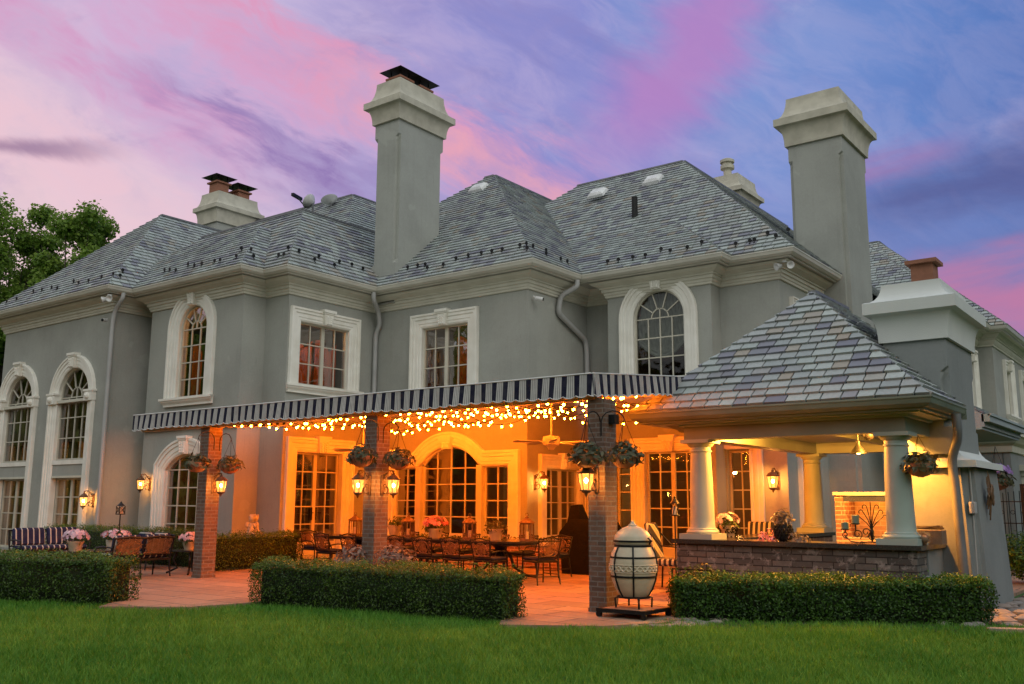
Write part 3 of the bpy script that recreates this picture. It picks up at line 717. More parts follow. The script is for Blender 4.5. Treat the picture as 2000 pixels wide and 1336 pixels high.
def roof_block(parent, x0, x1, y0, y1, ze, zt, m, faces='AB', name='roof', caps=True):
    d = (zt-ze)/m; dx = min(d, (x1-x0)/2); dy = min(d, (y1-y0)/2); d = min(dx, dy); zt = ze+d*m
    a = [(x0, y0, ze), (x1, y0, ze), (x1, y1, ze), (x0, y1, ze)]
    t = [(x0+d, y0+d, zt), (x1-d, y0+d, zt), (x1-d, y1-d, zt), (x0+d, y1-d, zt)]
    mb = MB(); lo = .02
    mb.add([(p[0], p[1], p[2]-lo) for p in a+t], [(0, 1, 5, 4), (1, 2, 6, 5), (2, 3, 7, 6), (3, 0, 4, 7), (4, 5, 6, 7)]); mb.r += [2.0]*5
    Q = {'A': (a[0], a[1], t[1], t[0]), 'B': (a[1], a[2], t[2], t[1]), 'C': (a[2], a[3], t[3], t[2]), 'D': (a[3], a[0], t[0], t[3])}
    for f in faces:
        q = [Vector(p) for p in Q[f]]
        if (q[2]-q[3]).length < .01: q = q[:3]
        slates(mb, q)
    o = mb.build(name, 'slate', parent)
    # lead capping on ridges
    if not caps: return o
    cb = MB()
    if (Vector(t[0])-Vector(t[1])).length > .05: cb.bar(Vector(t[0])+Vector((0, 0, .02)), Vector(t[1])+Vector((0, 0, .02)), .14, .05)
    cb.bar(Vector(t[1])+Vector((0, 0, .02)), Vector(t[2])+Vector((0, 0, .02)), .14, .05)
    if (Vector(t[0])-Vector(t[1])).length > .05: cb.bar(Vector(t[3])+Vector((0, 0, .02)), Vector(t[0])+Vector((0, 0, .02)), .14, .05)
    cb.build('ridge_cap', 'lead', o)
    return o
ZE = 7.305
rw = roof_block(house, -31.4, -23.88, 13.31, 34, ZE, 10.90, .957, 'ABD')
r2 = roof_block(house, -27, -19.05, 14.04, 20, ZE, 9.16, .86, 'AB', caps=False)
r4 = roof_block(house, -28, -18.14, 14.75, 26, ZE, 9.80, .99, 'AB')
r5 = roof_block(house, -34, -18.4, 16.75, 34, ZE, 12.0, .95, 'AB')
r6 = roof_block(house, -24.5, -12.84, 17.85, 36, ZE, 12.2, .868, 'AB')
r8 = roof_block(house, -18, -8.92, 20.0, 26, ZE, 9.09, .72, 'AB', caps=False)
r10 = roof_block(house, -22, -7.4, 20.52, 40, ZE, 12.13, .907, 'AB')
rf2 = roof_block(house, -20, -5.7, 32.0, 60, ZE, 11.6, .9, 'AB')
rf1 = roof_block(house, -20, -5.22, 33.86, 62, ZE, 12.2, .92, 'AB')

# snow guards along the eaves
sg = MB(); sg.bar((0, 0, 0), (0, 0, .13), .03, .02); sg.lathe([(.005, -.012), (.07, -.012), (.07, .012), (.005, .012)], (0, 0, 0), 8, lambda x, y, z: (x, z, y+.14)); sg.bar((0, -.08, .02), (0, .14, .0), .03, .012)
sgp = sg.build('snow_guard', 'black'); COL.objects.unlink(sgp)
def guards(roof, face, e0, m, us, jit=.12):
    for u in us:
        d = .30+random.choice((0, .19))+random.uniform(-.03, .03)
        o = bpy.data.objects.new('snow_guard', sgp.data); link(o, roof)
        z = ZE+d*m+.02
        loc = Vector((u, e0+d, z)) if face == 'A' else Vector((e0-d, u, z))
        o.location = loc-rootloc(roof); o.scale = (.72, .72, .72); o.rotation_euler = (0, 0, 0 if face == 'A' else R(90))
def triples(a, b, step): 
    out = []; u = a
    while u < b: out += [u+random.uniform(-.06, .06), u+.34+random.uniform(-.06, .06)]; u += step*random.uniform(.85, 1.15)
    return out
guards(rw, 'A', 13.31, .957, [-30.4+i*.62 for i in range(11)]); guards(rw, 'B', -23.88, .957, [13.8, 14.0])
guards(r2, 'A', 14.04, .86, triples(-23.2, -19.6, .95)); guards(r2, 'B', -19.05, .86, [14.4, 14.62])
guards(r4, 'A', 14.75, .99, [-18.9, -18.65]); guards(r4, 'B', -18.14, .99, triples(15.1, 17.4, .8))
guards(r6, 'A', 17.85, .868, triples(-17.5, -13.4, .78)); guards(r6, 'B', -12.84, .868, triples(18.2, 19.9, .6))
guards(r8, 'A', 20.0, .72, triples(-12.2, -9.4, .8)); guards(r10, 'A', 20.52, .907, triples(-8.9, -7.9, .5))

# roof vents, vent pipe
def on_slope(px, e0, m, face='A'):
    d = fw*F_PX + rt*(px[0]-1000) - up*(px[1]-668)
    s = (ZE+m*(CAMPOS[1]-e0)-CAMPOS[2])/(d[2]-m*d[1]); return CAMPOS+d*s
for px, e0, m, rf in (((935, 371), 17.85, .868, r6), ((1168, 381), 20.3, .907, r10), ((1276, 355), 20.52, .907, r10)):
    p = on_slope(px, e0, m); mb = MB(); sl_ = Vector((0, 1, m)).normalized(); nn = Vector((0, -m, 1)).normalized(); ex = Vector((1, 0, 0))
    vs = [p+ex*(i*w)+sl_*(j)+nn*h for h, w, ja, jb in ((.02, .30, -.22, .22), (.10, .28, -.2, .2), (.16, .2, -.12, .16)) for i, j in ((-1, ja), (1, ja), (1, jb), (-1, jb))]
    fs = [(8, 9, 10, 11)]
    for k in (0, 4):
        for i in range(4): j = (i+1) % 4; fs.append((k+i, k+j, k+4+j, k+4+i))
    mb.add(vs, fs); mb.build('roof_vent', 'white', rf)
p = on_slope((1240, 425), 20.52, .907); MB().tube([p-Vector((0, 0, .2)), p+Vector((0, 0, .62))], .09, 12).build('vent_pipe', 'black', r10)
# pitched saddle flashing above the bump-out
# ---- chimneys
def chimney(parent, x0, x1, y0, y1, zb, z, lip=.07, over=.44, inset=0, m='stucco', cm='capstone', name='chimney', label=None, notch=True, notch_to=None):
    "z = (stack top, cove top, fascia top, cap top)"
    c, ndep = .11, .05
    mb = MB(); zs, zc, zf, zt = z
    n0, n1 = (notch_to or zb+.25), zs-.42
    def ring(k, z_):
        out = []
        for (cx, cy, sx, sy) in ((x0, y0, 1, 1), (x1, y0, -1, 1), (x1, y1, -1, -1), (x0, y1, 1, -1)):
            a, mid, b = (cx, cy+sy*c), (cx+sx*c*k, cy+sy*c*k), (cx+sx*c, cy)
            out += [a, mid, b] if sx*sy > 0 else [b, mid, a]
        return [(p[0], p[1], z_) for p in out]
    levels = [(0, zb), (0, n0), (.35, n0+.02), (.9, n0+.12), (.9, n1-.22), (.6, n1-.08), (0, n1), (0, zs+.02)] if notch else [(0, zb), (0, zs+.02)]
    vs = []; fs = []
    for k, z_ in levels: vs += ring(k, z_)
    for i in range(len(levels)-1):
        for j in range(12): q = (j+1) % 12; fs.append((i*12+j, i*12+q, i*12+12+q, i*12+12+j))
    mb.add(vs, fs); st = mb.build(name, m, parent)
    if label: st['label'] = label
    mb = MB(); plan = [(x0, y0), (x1, y0), (x1, y1), (x0, y1)]
    h = zc-zs; prof = [(0, zs), (lip, zs), (lip, zs+.03)]
    prof += [(lip+(over-.06-lip)*(1-math.cos(t*math.pi/2)), zs+.03+(h-.05)*math.sin(t*math.pi/2)) for t in (.15, .3, .45, .6, .75, .9, 1)]
    prof += [(over, zc), (over, zf), (over-.03, zf+.015)]
    h2 = zt-zf; prof += [(over-.03-(over-.03-inset)*math.sin(t*math.pi/2), zf+.015+(h2-.015)*(1-math.cos(t*math.pi/2))) for t in (.2, .4, .6, .8, .92, 1)]
    prof += [(inset-.015, zt)]
    sweep_plan(mb, plan, prof, True)
    o = inset-.015; mb.add([(x0-o, y0-o, zt), (x1+o, y0-o, zt), (x1+o, y1+o, zt), (x0-o, y1+o, zt)], [(0, 1, 2, 3)])
    cap = mb.build('chimney_cap', cm, st, True)
    return st
def flue(parent, x, y, z, w=.5, h=.28, plate=True):
    mb = MB(); mb.box(x-w/2, x+w/2, y-w/2, y+w/2, z-.05, z+h); mb.box(x-w/2-.07, x+w/2+.07, y-w/2-.07, y+w/2+.07, z+h, z+h+.06); mb.build('flue', 'copper', parent)
    if plate:
        mb = MB(); p = w*.95
        mb.add([(x-p, y-p, z+h+.24), (x+p, y-p, z+h+.24), (x+p, y+p, z+h+.24), (x-p, y+p, z+h+.24), (x, y, z+h+.36)], [(3, 2, 1, 0), (0, 1, 4), (1, 2, 4), (2, 3, 4), (3, 0, 4)])
        for i in (-1, 1):
            for j in (-1, 1): mb.bar((x+i*w*.4, y+j*w*.4, z+h+.05), (x+i*w*.4, y+j*w*.4, z+h+.25), .03)
        mb.build('flue_cover', 'black', parent)
c1 = chimney(house, -18.80, -17.86, 18.27, 20.18, 6.9, (12.28, 12.74, 12.93, 13.56), over=.26, notch_to=8.05, label='tall grey chimney rising from the roof valley, with two dark metal covers')
flue(c1, -18.33, 18.75, 13.56, .46, .14); flue(c1, -18.33, 19.6, 13.56, .46, .14)
c2 = chimney(house, -8.64, -7.20, 23.93, 26.0, -.2, (11.06, 11.62, 11.82, 12.44), over=.28, label='tall plain chimney at the right end of the main roof, without flues', notch_to=.4)
c0 = chimney(house, -29.75, -28.70, 20.0, 21.75, 8.2, (11.62, 12.12, 12.28, 12.82), over=.21, notch=False, label='squat chimney on the far left roof with two terracotta flues')
flue(c0, -29.2, 20.35, 12.82, .5, .40); flue(c0, -29.2, 21.3, 12.82, .5, .30)
c3 = chimney(house, -15.4, -13.95, 33, 34.7, 9, (12.95, 13.38, 13.55, 14.15), over=.26, notch=False, cm='capstone', label='far chimney behind the ridge carrying a round metal flue')
mb = MB(); mb.lathe([(.19, 0), (.19, .08), (.16, .1), (.16, .38), (.2, .42), (.27, .44), (.27, .58), (.2, .6), (.2, .68), (.28, .7), (.28, .80), (.2, .85), (.02, .86)], (-14.58, 33.5, 14.12), 20); mb.build('flue', 'capstone', c3, True)
# downspouts
def pipe(pts, r=.055, m='pipe', name='downspout', par=None):
    mb = MB(); P = [Vector(p) for p in pts]; out = [P[0]]
    for i in range(1, len(P)-1):
        a, b, c = P[i-1], P[i], P[i+1]; k = min(.14, (a-b).length*.45, (c-b).length*.45)
        p, q = b+(a-b).normalized()*k, b+(c-b).normalized()*k
        out += [p*(1-t)**2+b*2*t*(1-t)+q*t*t for t in (0, .25, .5, .75, 1)]
    out.append(P[-1]); mb.tube(out, r, 10); return mb.build(name, m, par, True)
pipe([(-23.95, 13.82, 7.15), (-23.95, 13.8, 7.0), (-24.3, 13.82, 6.72), (-24.36, 13.80, 6.4), (-24.36, 13.80, .1)], .06, par=house)
pipe([(-18.22, 17.83, 7.15), (-18.22, 17.83, 6.95), (-18.4, 18.2, 6.7), (-18.43, 18.32, 6.35), (-18.6, 18.33, 6.1), (-18.6, 18.33, 3.4)], .065, par=house)
pipe([(-12.9, 19.9, 7.15), (-12.9, 19.9, 6.98), (-13.28, 19.7, 6.75), (-13.33, 19.65, 6.3), (-13.32, 20.95, 5.75), (-13.32, 21.0, 5.4), (-13.32, 21.0, 3.5)], .07, par=house)

# ---- far right service wing
wl = [[(34.9, 4.45), (34.9, 6.15), (35.5, 6.15), (35.5, 4.45)]]
T = TB(-6.28); w, p = window(house, T, 33.0, 33.7, 4.45, 6.1, None, None, 1, 2, 4, .3, True, True); wall('wall', house, T, 32.82, 34.44, ZB, ZT, [p])
T = TB(-5.8); ps = []
for u in (36.4, 39.6, 43.2):
    w, p = window(house, T, u, u+1.1, 4.55, 6.15, None, None, 1, 2, 4, .32, True, True); ps.append(p)
wall('wall', house, T, 34.66, 58, ZB, ZT, ps)
wall('wall', house, TA(32.6), -20, -6.28, ZB, ZT); wall('wall', house, TA(34.44), -6.5, -5.8, ZB, ZT)
fg = [(-20, 32.6), (-6.28, 32.6), (-6.28, 34.44), (-5.8, 34.44), (-5.8, 58)]
mb = MB(); sweep_plan(mb, fg, [(.44, 7.265), (.57, 7.265), (.58, 7.30), (.60, 7.30), (.585, 7.255), (.565, 7.20), (.51, 7.155), (.46, 7.155), (.455, 7.12), (.41, 7.12)]); mb.build('gutter', 'gutter', house)
mb = MB(); sweep_plan(mb, fg, [(.45, 7.13), (.30, 7.10), (.22, 7.00), (.16, 6.97), (.16, 6.94), (.12, 6.93), (.115, 6.86), (.07, 6.785), (.05, 6.77), (.045, 6.72), (0, 6.71)]); mb.build('cornice', 'limestone', house)
# one-storey slate skirt with its gutter, and the portal beyond
mb = MB(); x0, x1 = -6.2, -4.45; q = [(x1, 24.6, 3.62), (x1, 29.6, 3.62), (x0, 29.6, 4.6), (x0, 24.6, 4.6)]
mb.add([(a, b, c-.02) for a, b, c in q] + [(x1, 24.6, 3.3), (x1, 29.6, 3.3), (x0, 29.6, 3.3), (x0, 24.6, 3.3)], [(0, 1, 2, 3), (4, 7, 6, 5), (0, 4, 5, 1), (1, 5, 6, 2), (0, 3, 7, 4)]); mb.r += [.3]*5
slates(mb, q); lr = mb.build('roof', 'slate', house)
mb = MB(); mb.box(-4.5, -4.32, 24.6, 29.7, 3.42, 3.60); mb.box(-4.36, -4.28, 24.6, 29.7, 3.56, 3.62); mb.box(-6.2, -4.5, 24.6, 29.6, 3.24, 3.3); mb.build('gutter', 'whitepaint', lr)
T = TB(-5.0)
dp = [(33.4, .05), (33.4, 2.35), (35.6, 2.35), (35.6, .05)]
wall('wall', house, T, 31.2, 46, -.3, 3.55, [dp], m='stucco_cool'); wall('wall', house, TA(31.2), -8, -5.2, -.3, 3.55, m='stucco_cool')
mb = MB(); sweep_plan(mb, [(-8, 31.2), (-5.0, 31.2), (-5.0, 46)], [(0, 3.0), (.06, 3.02), (.08, 3.2), (.18, 3.28), (.28, 3.42), (.34, 3.46), (.34, 3.6), (.2, 3.66), (-.5, 3.7)]); mb.build('cornice', 'limestone', house)
mb = MB()
for u in (32.9, 36.1): mb.box(u-.22, u+.22, 0, .12, 0, 2.35, T); mb.box(u-.28, u+.28, 0, .18, 2.35, 2.5, T); mb.box(u-.26, u+.26, 0, .17, 0, .2, T)
mb.box(32.5, 36.5, 0, .2, 2.5, 2.68, T); mb.build('pilaster', 'limestone', house)
MB().box(33.42, 35.58, -.18, -.12, .05, 2.33, T).build('garage_door', 'pipe', house)
# ------------------------------------------------------------------ ground
edge = [(-40, -3.1), (-26, 2.7), (-19.5, 5.25), (-13.15, 7.8), (-12.75, 7.35), (-11.75, 8.1), (-11.5, 9.2), (-7.5, 9.75), (-7.2, 9.32), (-6.15, 10.0), (-5.75, 10.75), (-5.6, 12.2)]
mb = MB(); G = 400
mb.add([(-G, -G, -.05), (G, -G, -.05), (G, G, -.05), (-G, G, -.05)], [(0, 1, 2, 3)]); lawn = tag(mb.build('lawn', 'lawn'), kind='structure')
def slab(name, poly, z0, z1, m):
    o = recalc(MB().prism(poly, z0, z1, lambda u, w, z: (u, z, w)).build(name, m)); return tag(o, kind='structure')
slab('patio', edge + [(-3.0, 13.4), (-3.0, 24.5), (-8, 24.5), (-8, 22), (-30.6, 22), (-40, 13)], -.3, 0, 'flag')
slab('gravel_bed', [(-6.0, 10.2), (-5.7, 10.9), (-5.55, 12.3), (-2.9, 13.5), (-2.9, 24), (-4.9, 31), (-.5, 31), (1.5, 18), (-.9, 13.8), (-3.0, 12.3), (-5.2, 10.6)], -.3, -.035, 'soil')

# ------------------------------------------------------------------ leaves
def leaf_mesh(name, m, cen, nor, size, parent=None, aspect=1.7, rnd=None, jitter=.9, core=None, extra=None, fold=.25):
    n = len(cen); cen = np.asarray(cen, float); nor = np.asarray(nor, float)
    nor = nor + np.random.normal(0, jitter, (n, 3)); nor /= np.linalg.norm(nor, axis=1)[:, None]+1e-9
    t = np.random.normal(0, 1, (n, 3)); t -= nor*(t*nor).sum(1)[:, None]; t /= np.linalg.norm(t, axis=1)[:, None]+1e-9
    b = np.cross(nor, t); s = np.asarray(size)*np.ones(n)
    L = (s/2)[:, None]; Wd = (s/2/aspect)[:, None]
    v = np.empty((n, 4, 3)); v[:, 0] = cen - t*L; v[:, 1] = cen + b*Wd + nor*L*fold; v[:, 2] = cen + t*L; v[:, 3] = cen - b*Wd + nor*L*fold
    off = np.array(rootloc(parent)) if parent else 0
    v = (v.reshape(-1, 3) - off)
    me = bpy.data.meshes.new(name)
    cv = np.zeros((0, 3)); cf = []
    if core: cv = np.array(core.v) - off; cf = core.f
    idx = np.arange(n*4).reshape(n, 4)
    tri = np.concatenate([idx[:, [0, 1, 2]], idx[:, [0, 2, 3]]])
    loops = tri.reshape(-1); starts = np.arange(len(tri))*3; tot = np.full(len(tri), 3)
    mi = np.zeros(len(tri), int); nv = n*4
    if cf:
        cl = np.concatenate([np.array(f)+nv for f in cf]); ct = np.array([len(f) for f in cf])
        starts = np.concatenate([starts, len(loops)+np.concatenate([[0], np.cumsum(ct)[:-1]])]); tot = np.concatenate([tot, ct])
        loops = np.concatenate([loops, cl]); mi = np.concatenate([mi, np.ones(len(cf), int)]); v = np.concatenate([v, cv])
    me.vertices.add(len(v)); me.vertices.foreach_set('co', v.astype(np.float32).ravel())
    me.loops.add(len(loops)); me.loops.foreach_set('vertex_index', loops.astype(np.int32))
    me.polygons.add(len(tot)); me.polygons.foreach_set('loop_start', starts.astype(np.int32)); me.polygons.foreach_set('loop_total', tot.astype(np.int32))
    me.polygons.foreach_set('material_index', mi.astype(np.int32))
    rr = np.random.rand(n) if rnd is None else np.asarray(rnd)
    fr = np.concatenate([rr, rr, np.zeros(len(tot)-2*n)])
    me.update(calc_edges=True); me.validate()
    a = me.attributes.new('rnd', 'FLOAT', 'FACE'); a.data.foreach_set('value', fr.astype(np.float32))
    me.materials.append(MT[m])
    if cf: me.materials.append(MT[extra or 'hedgecore'])
    return link(bpy.data.objects.new(name, me), parent)
def lump(p, s=1.0):
    "cheap smooth pseudo noise for uneven clipped surfaces"
    x, y, z = p[:, 0]*s, p[:, 1]*s, p[:, 2]*s
    return (np.sin(x*2.1+y*1.3+1)*np.sin(y*2.7-z*1.9+x*.6)+.6*np.sin(x*5.3+z*4.1)*np.sin(y*4.7+1.7)+.4*np.sin(x*9.1+y*8.3)*np.sin(z*9.7+y*3))/2
def hedge(label, p0, p1, depth, h, m, leaf=.03, dens=3200, z0=-.05, rough=.05, sag=0, taper=.06, group=None, lift=.0):
    "clipped hedge whose front runs from p0 to p1 (plan), body to the left of that line"
    p0, p1 = Vector(p0), Vector(p1); e = (p1-p0); L = e.length; e.normalize(); nn = Vector((-e.y, e.x))
    o = thing('hedge', label, 'hedge', ((p0.x+p1.x)/2+nn.x*depth/2, (p0.y+p1.y)/2+nn.y*depth/2, z0), group)
    hs, hd = L/2, depth/2; c = Vector(o.location)
    A = {'f': L*h, 'b': L*h*.4, 't': L*depth, 'l': depth*h, 'r': depth*h}; P = []; Nn = []
    for k, a in A.items():
        n = int(a*dens); u = np.random.uniform(-1, 1, n); v = np.random.uniform(-1, 1, n)
        if k in 'fb': q = np.stack([u*hs, np.full(n, -hd if k == 'f' else hd), (v+1)/2*h], 1); w = np.tile([0, -1 if k == 'f' else 1, 0], (n, 1))
        elif k == 't': q = np.stack([u*hs, v*hd, np.full(n, h)], 1); w = np.tile([0, 0, 1], (n, 1))
        else: q = np.stack([np.full(n, -hs if k == 'l' else hs), u*hd, (v+1)/2*h], 1); w = np.tile([-1 if k == 'l' else 1, 0, 0], (n, 1))
        P.append(q); Nn.append(w)
    P = np.concatenate(P); Nn = np.concatenate(Nn).astype(float)
    # round the corners, narrow towards the bottom, push in and out unevenly
    rad = .13; cl = np.stack([np.clip(P[:, 0], -hs+rad, hs-rad), np.clip(P[:, 1], -hd+rad, hd-rad), np.clip(P[:, 2], -9, h-rad)], 1)
    dv = P-cl; ln = np.linalg.norm(dv, axis=1)+1e-6; P = cl+dv*(np.minimum(ln, rad)/ln)[:, None]
    Nn = Nn*.4+dv/ln[:, None]
    k = 1-(1-np.clip(P[:, 2]/h, 0, 1))*taper*2; P[:, 0] = P[:, 0]*(1-(1-k)*.5*hd/hs); P[:, 1] *= k
    lm = lump(P+np.array([p0.x, p0.y, 0]), 1.6)
    P += Nn*(lm*rough + np.random.normal(0, .012, len(P)) - np.abs(np.random.normal(0, .04, len(P))))[:, None]
    low = P[:, 2] < .10+.07*np.sin(P[:, 0]*3.1); keep = ~(low & (np.random.rand(len(P)) < .3)); P, Nn = P[keep], Nn[keep]
    # stray shoots on top
    n = int(L*150); S = np.stack([np.random.uniform(-hs, hs, n), np.random.uniform(-hd, hd, n), h+np.abs(np.random.normal(.01, .035, n))], 1)
    P = np.concatenate([P, S]); Nn = np.concatenate([Nn, np.tile([.3, 0, 1.], (n, 1))])
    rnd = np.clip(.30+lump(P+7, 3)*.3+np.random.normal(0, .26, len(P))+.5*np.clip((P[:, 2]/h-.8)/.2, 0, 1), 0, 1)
    Wp = np.stack([c.x+e.x*P[:, 0]+nn.x*P[:, 1], c.y+e.y*P[:, 0]+nn.y*P[:, 1], z0+P[:, 2]], 1)
    Wn = np.stack([e.x*Nn[:, 0]+nn.x*Nn[:, 1], e.y*Nn[:, 0]+nn.y*Nn[:, 1], Nn[:, 2]], 1)
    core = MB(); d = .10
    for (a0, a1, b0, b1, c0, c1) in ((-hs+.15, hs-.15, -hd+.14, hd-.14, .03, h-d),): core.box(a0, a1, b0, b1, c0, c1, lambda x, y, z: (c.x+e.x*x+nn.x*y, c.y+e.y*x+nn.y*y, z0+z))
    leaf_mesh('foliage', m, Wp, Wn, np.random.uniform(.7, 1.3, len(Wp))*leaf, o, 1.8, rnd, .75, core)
    x = -hs+.2
    while x < hs-.1:
        y = random.uniform(-hd*.5, hd*.3); b = (c.x+e.x*x+nn.x*y, c.y+e.y*x+nn.y*y, z0-.02); MB().tube([b, (b[0]+random.uniform(-.06, .06), b[1], z0+.3)], .014, 5).build('stem', 'bark', o); x += random.uniform(.3, .5)
    return o
hedge('low clipped box hedge at the left edge beside the loveseats', (-19.5, 4.98), (-12.95, 7.62), .75, .70, 'hedge', .034, 2900, rough=.07)
hedge('long clipped box hedge in front of the middle brick pillar', (-11.62, 8.98), (-7.30, 9.58), .72, .645, 'hedge', .031, 3600, rough=.065)
hedge('soft feathery clipped hedge in front of the dark brick counter', (-5.86, 11.2), (-2.42, 13.32), .62, .56, 'yew', .036, 4300, z0=-.04, rough=.06)
hedge('clipped hedge against the grey wall behind the striped sofa', (-25.2, 12.75), (-18.3, 12.75), .6, .80, 'hedge', .035, 1500, z0=0)
hedge('dark hedge behind the left brick pillar below the cherub statue', (-17.15, 12.2), (-17.15, 14.85), .6, .76, 'hedge', .034, 2200, z0=0)

# ------------------------------------------------------------------ grass blades
def grass(n, ymin=3.0, ymax=14):
    pts = np.stack([np.random.uniform(-27, 0.5, n), np.random.uniform(1.2, ymax, n)], 1)
    f2 = np.array([fw.x, fw.y]); f2 /= np.linalg.norm(f2); r2 = np.array([rt.x, rt.y]); r2 /= np.linalg.norm(r2)
    dep = pts@f2; lat = pts@r2
    k = (dep > 4.6) & (dep < 16) & (np.abs(lat) < dep*.62+.6) & (np.random.rand(n) < np.clip((8.2/dep)**1.5, 0, 1))
    pts = pts[k]
    ex, ey = np.array([p[0] for p in edge]), np.array([p[1] for p in edge])
    lim = np.interp(pts[:, 0], ex[:10], ey[:10]); lim = np.where(pts[:, 0] > -5.9, 11.1+(pts[:, 0]+5.9)*.62, lim)
    pts = pts[pts[:, 1] < lim-.01+np.abs(np.random.normal(0, .05, len(pts)))*np.sign(lump(np.stack([pts[:, 0], pts[:, 1], pts[:, 0]*0], 1), 6)+.2)]
    n = len(pts); p = np.concatenate([pts, np.full((n, 1), -.05)], 1)
    h = np.random.uniform(.04, .095, n)*(1+.3*lump(p, 1.2)); a = np.random.uniform(0, 6.283, n); w = np.random.uniform(.004, .0085, n)
    ln = np.random.normal(0, .5, (n, 2))*h[:, None]
    d = np.stack([np.cos(a)*w, np.sin(a)*w, np.zeros(n)], 1)
    tip = p + np.concatenate([ln, h[:, None]], 1)
    v = np.stack([p-d, p+d, tip], 1).reshape(-1, 3)
    me = bpy.data.meshes.new('grass'); me.vertices.add(n*3); me.vertices.foreach_set('co', v.astype(np.float32).ravel())
    me.loops.add(n*3); me.loops.foreach_set('vertex_index', np.arange(n*3, dtype=np.int32))
    me.polygons.add(n); me.polygons.foreach_set('loop_start', np.arange(n, dtype=np.int32)*3); me.polygons.foreach_set('loop_total', np.full(n, 3, np.int32))
    me.update(calc_edges=True)
    at_ = me.attributes.new('rnd', 'FLOAT', 'FACE'); at_.data.foreach_set('value', np.clip(.38+lump(p, .55)*.30+lump(p+3, 4)*.24+np.random.normal(0, .25, n), 0, 1).astype(np.float32))
    me.materials.append(MT['grass']); o = link(bpy.data.objects.new('grass', me)); tag(o, 'mown green grass of the lawn in the foreground', 'grass', kind='stuff')
grass(1100000)

# ------------------------------------------------------------------ trees beyond the left wing
def tree(label, base, H_, crown, n_leaf, leaf, seed, m='tree', blobs=26):
    rs = np.random.RandomState(seed); rd = random.Random(seed)
    o = thing('maple_tree', label, 'tree', base, None); b = Vector(base); mb = MB(); cs = []
    top = b+Vector((0, 0, H_*.62)); mb.tube([b, b+Vector((.2, 0, H_*.3)), top], .3, 10, .12)
    for i in range(blobs):
        ph = rd.uniform(0, 6.28); rr = crown*math.sqrt(rd.uniform(.05, 1)); zz = H_*(.30+.66*rd.random())
        k = 1-.55*max(0, (zz/H_-.62)/.38)
        c = b+Vector((math.cos(ph)*rr*k, math.sin(ph)*rr*k, zz)); cs.append(c)
        s = b+Vector((0, 0, H_*rd.uniform(.25, .55))); mid = (s+c)/2+Vector((0, 0, -.4)); mb.tube([s, mid, c], .07, 6, .02)
        for _ in range(3): mb.tube([c, c+Vector((rd.uniform(-1, 1), rd.uniform(-1, 1), rd.uniform(-.3, 1)))*crown*.28], .03, 5, .01)
    mb.build('trunk', 'bark', o, True)
    P = []; Nn = []; rn = []
    for c in cs:
        n = n_leaf//blobs; r = crown*rd.uniform(.16, .30); v = rs.normal(0, 1, (n, 3)); v /= np.linalg.norm(v, axis=1)[:, None]
        q = v*(r*rs.uniform(.2, 1.3, n)**.75)[:, None]*np.array([1, 1, .85]); q += .30*r*np.stack([lump(q*2+i, 1.5) for i in range(3)], 1)
        P.append(np.array(c)+q); Nn.append(v*.6+np.array([0, 0, .6])); rn.append(np.clip(rs.normal(.4, .25, n)+.25*v[:, 2], 0, 1))
    P = np.concatenate(P); leaf_mesh('crown', m, P, np.concatenate(Nn), rs.uniform(.6, 1.3, len(P))*leaf, o, 1.3, np.concatenate(rn), .7)
    return o
# ------------------------------------------------------------------ awning and brick pillars
AX0, AX1, AY, AYB, AZ, ASL = -18.46, -6.95, 11.1, 14.3, 3.25, .093
aw = thing('awning', 'navy and white striped fabric awning over the patio, held by three brick pillars', 'awning', ((AX0+AX1)/2, AY, 2.9))
zt_ = lambda y: AZ+ASL*(y-AY)
def valance(axis, a, b, other, hgt=.29):
    mb = MB(); n = int(abs(b-a)/.035); vs = []; fs = []; K = 5
    for i in range(n+1):
        u = a+(b-a)*i/n; sc_ = abs(math.sin((u-a)*math.pi/.212))
        for k in range(K+1):
            f = k/K; rip = .012*f*math.sin(u*29.6)+.014*f*math.sin(u*7.3+1)+.008*math.sin(u*3.1)*f
            y = other
            top = AZ if axis == 'x' else zt_(u)
            z = top-(hgt+.035*sc_+.012*math.sin(u*2.3))*f
            vs.append((u, other-.01-rip-.02*f, z) if axis == 'x' else (other+.01+rip+.02*f, u, z))
    for i in range(n):
        for k in range(K):
            a_ = i*(K+1)+k; q = (a_, a_+1, a_+K+2, a_+K+1); fs.append(q if axis == 'x' else q[::-1])
    mb.add(vs, fs); o = mb.build('valance', 'awning', aw, True)
    hem = MB(); hem.tube([vs[i*(K+1)+K] for i in range(n+1)], .008, 5); hem.tube([Vector(vs[i*(K+1)])+Vector((0, 0, .006)) for i in range(0, n+1, 4)], .012, 5); hem.build('hem', 'white', o)
valance('x', AX0, AX1+.045, AY); valance('y', AY-.04, 20.45, AX1); valance('y', AY, 15.2, AX0)
can = [(AX0, AY), (AX1, AY), (AX1, 20.5), (-13.36, 20.5), (-13.36, 18.36), (-18.66, 18.36), (-18.66, 15.26), (AX0, 15.26)]
mb = MB(); n = len(can); vs = [(x, y, zt_(y)) for x, y in can]+[(x, y, zt_(y)-.015) for x, y in can]
mb.add(vs, [tuple(range(n)), tuple(range(2*n-1, n-1, -1))]); mb.build('canopy', 'canopy', aw)
mb = MB()
for i in range(9):
    x = AX0+.05+(AX1-AX0-.1)*i/8; ye = 20.4 if x > -13.3 else (18.3 if x > -18.6 else 15.2)
    mb.bar((x, AY+.03, zt_(AY)-.06), (x, ye, zt_(ye)-.06), .05, .06)
for y in (AY+.06, 13, 15, 16.8, 18.2): mb.bar((AX0+.03 if y < 15.2 else -18.6, y, zt_(y)-.11), (AX1-.03, y, zt_(y)-.11), .05, .05)
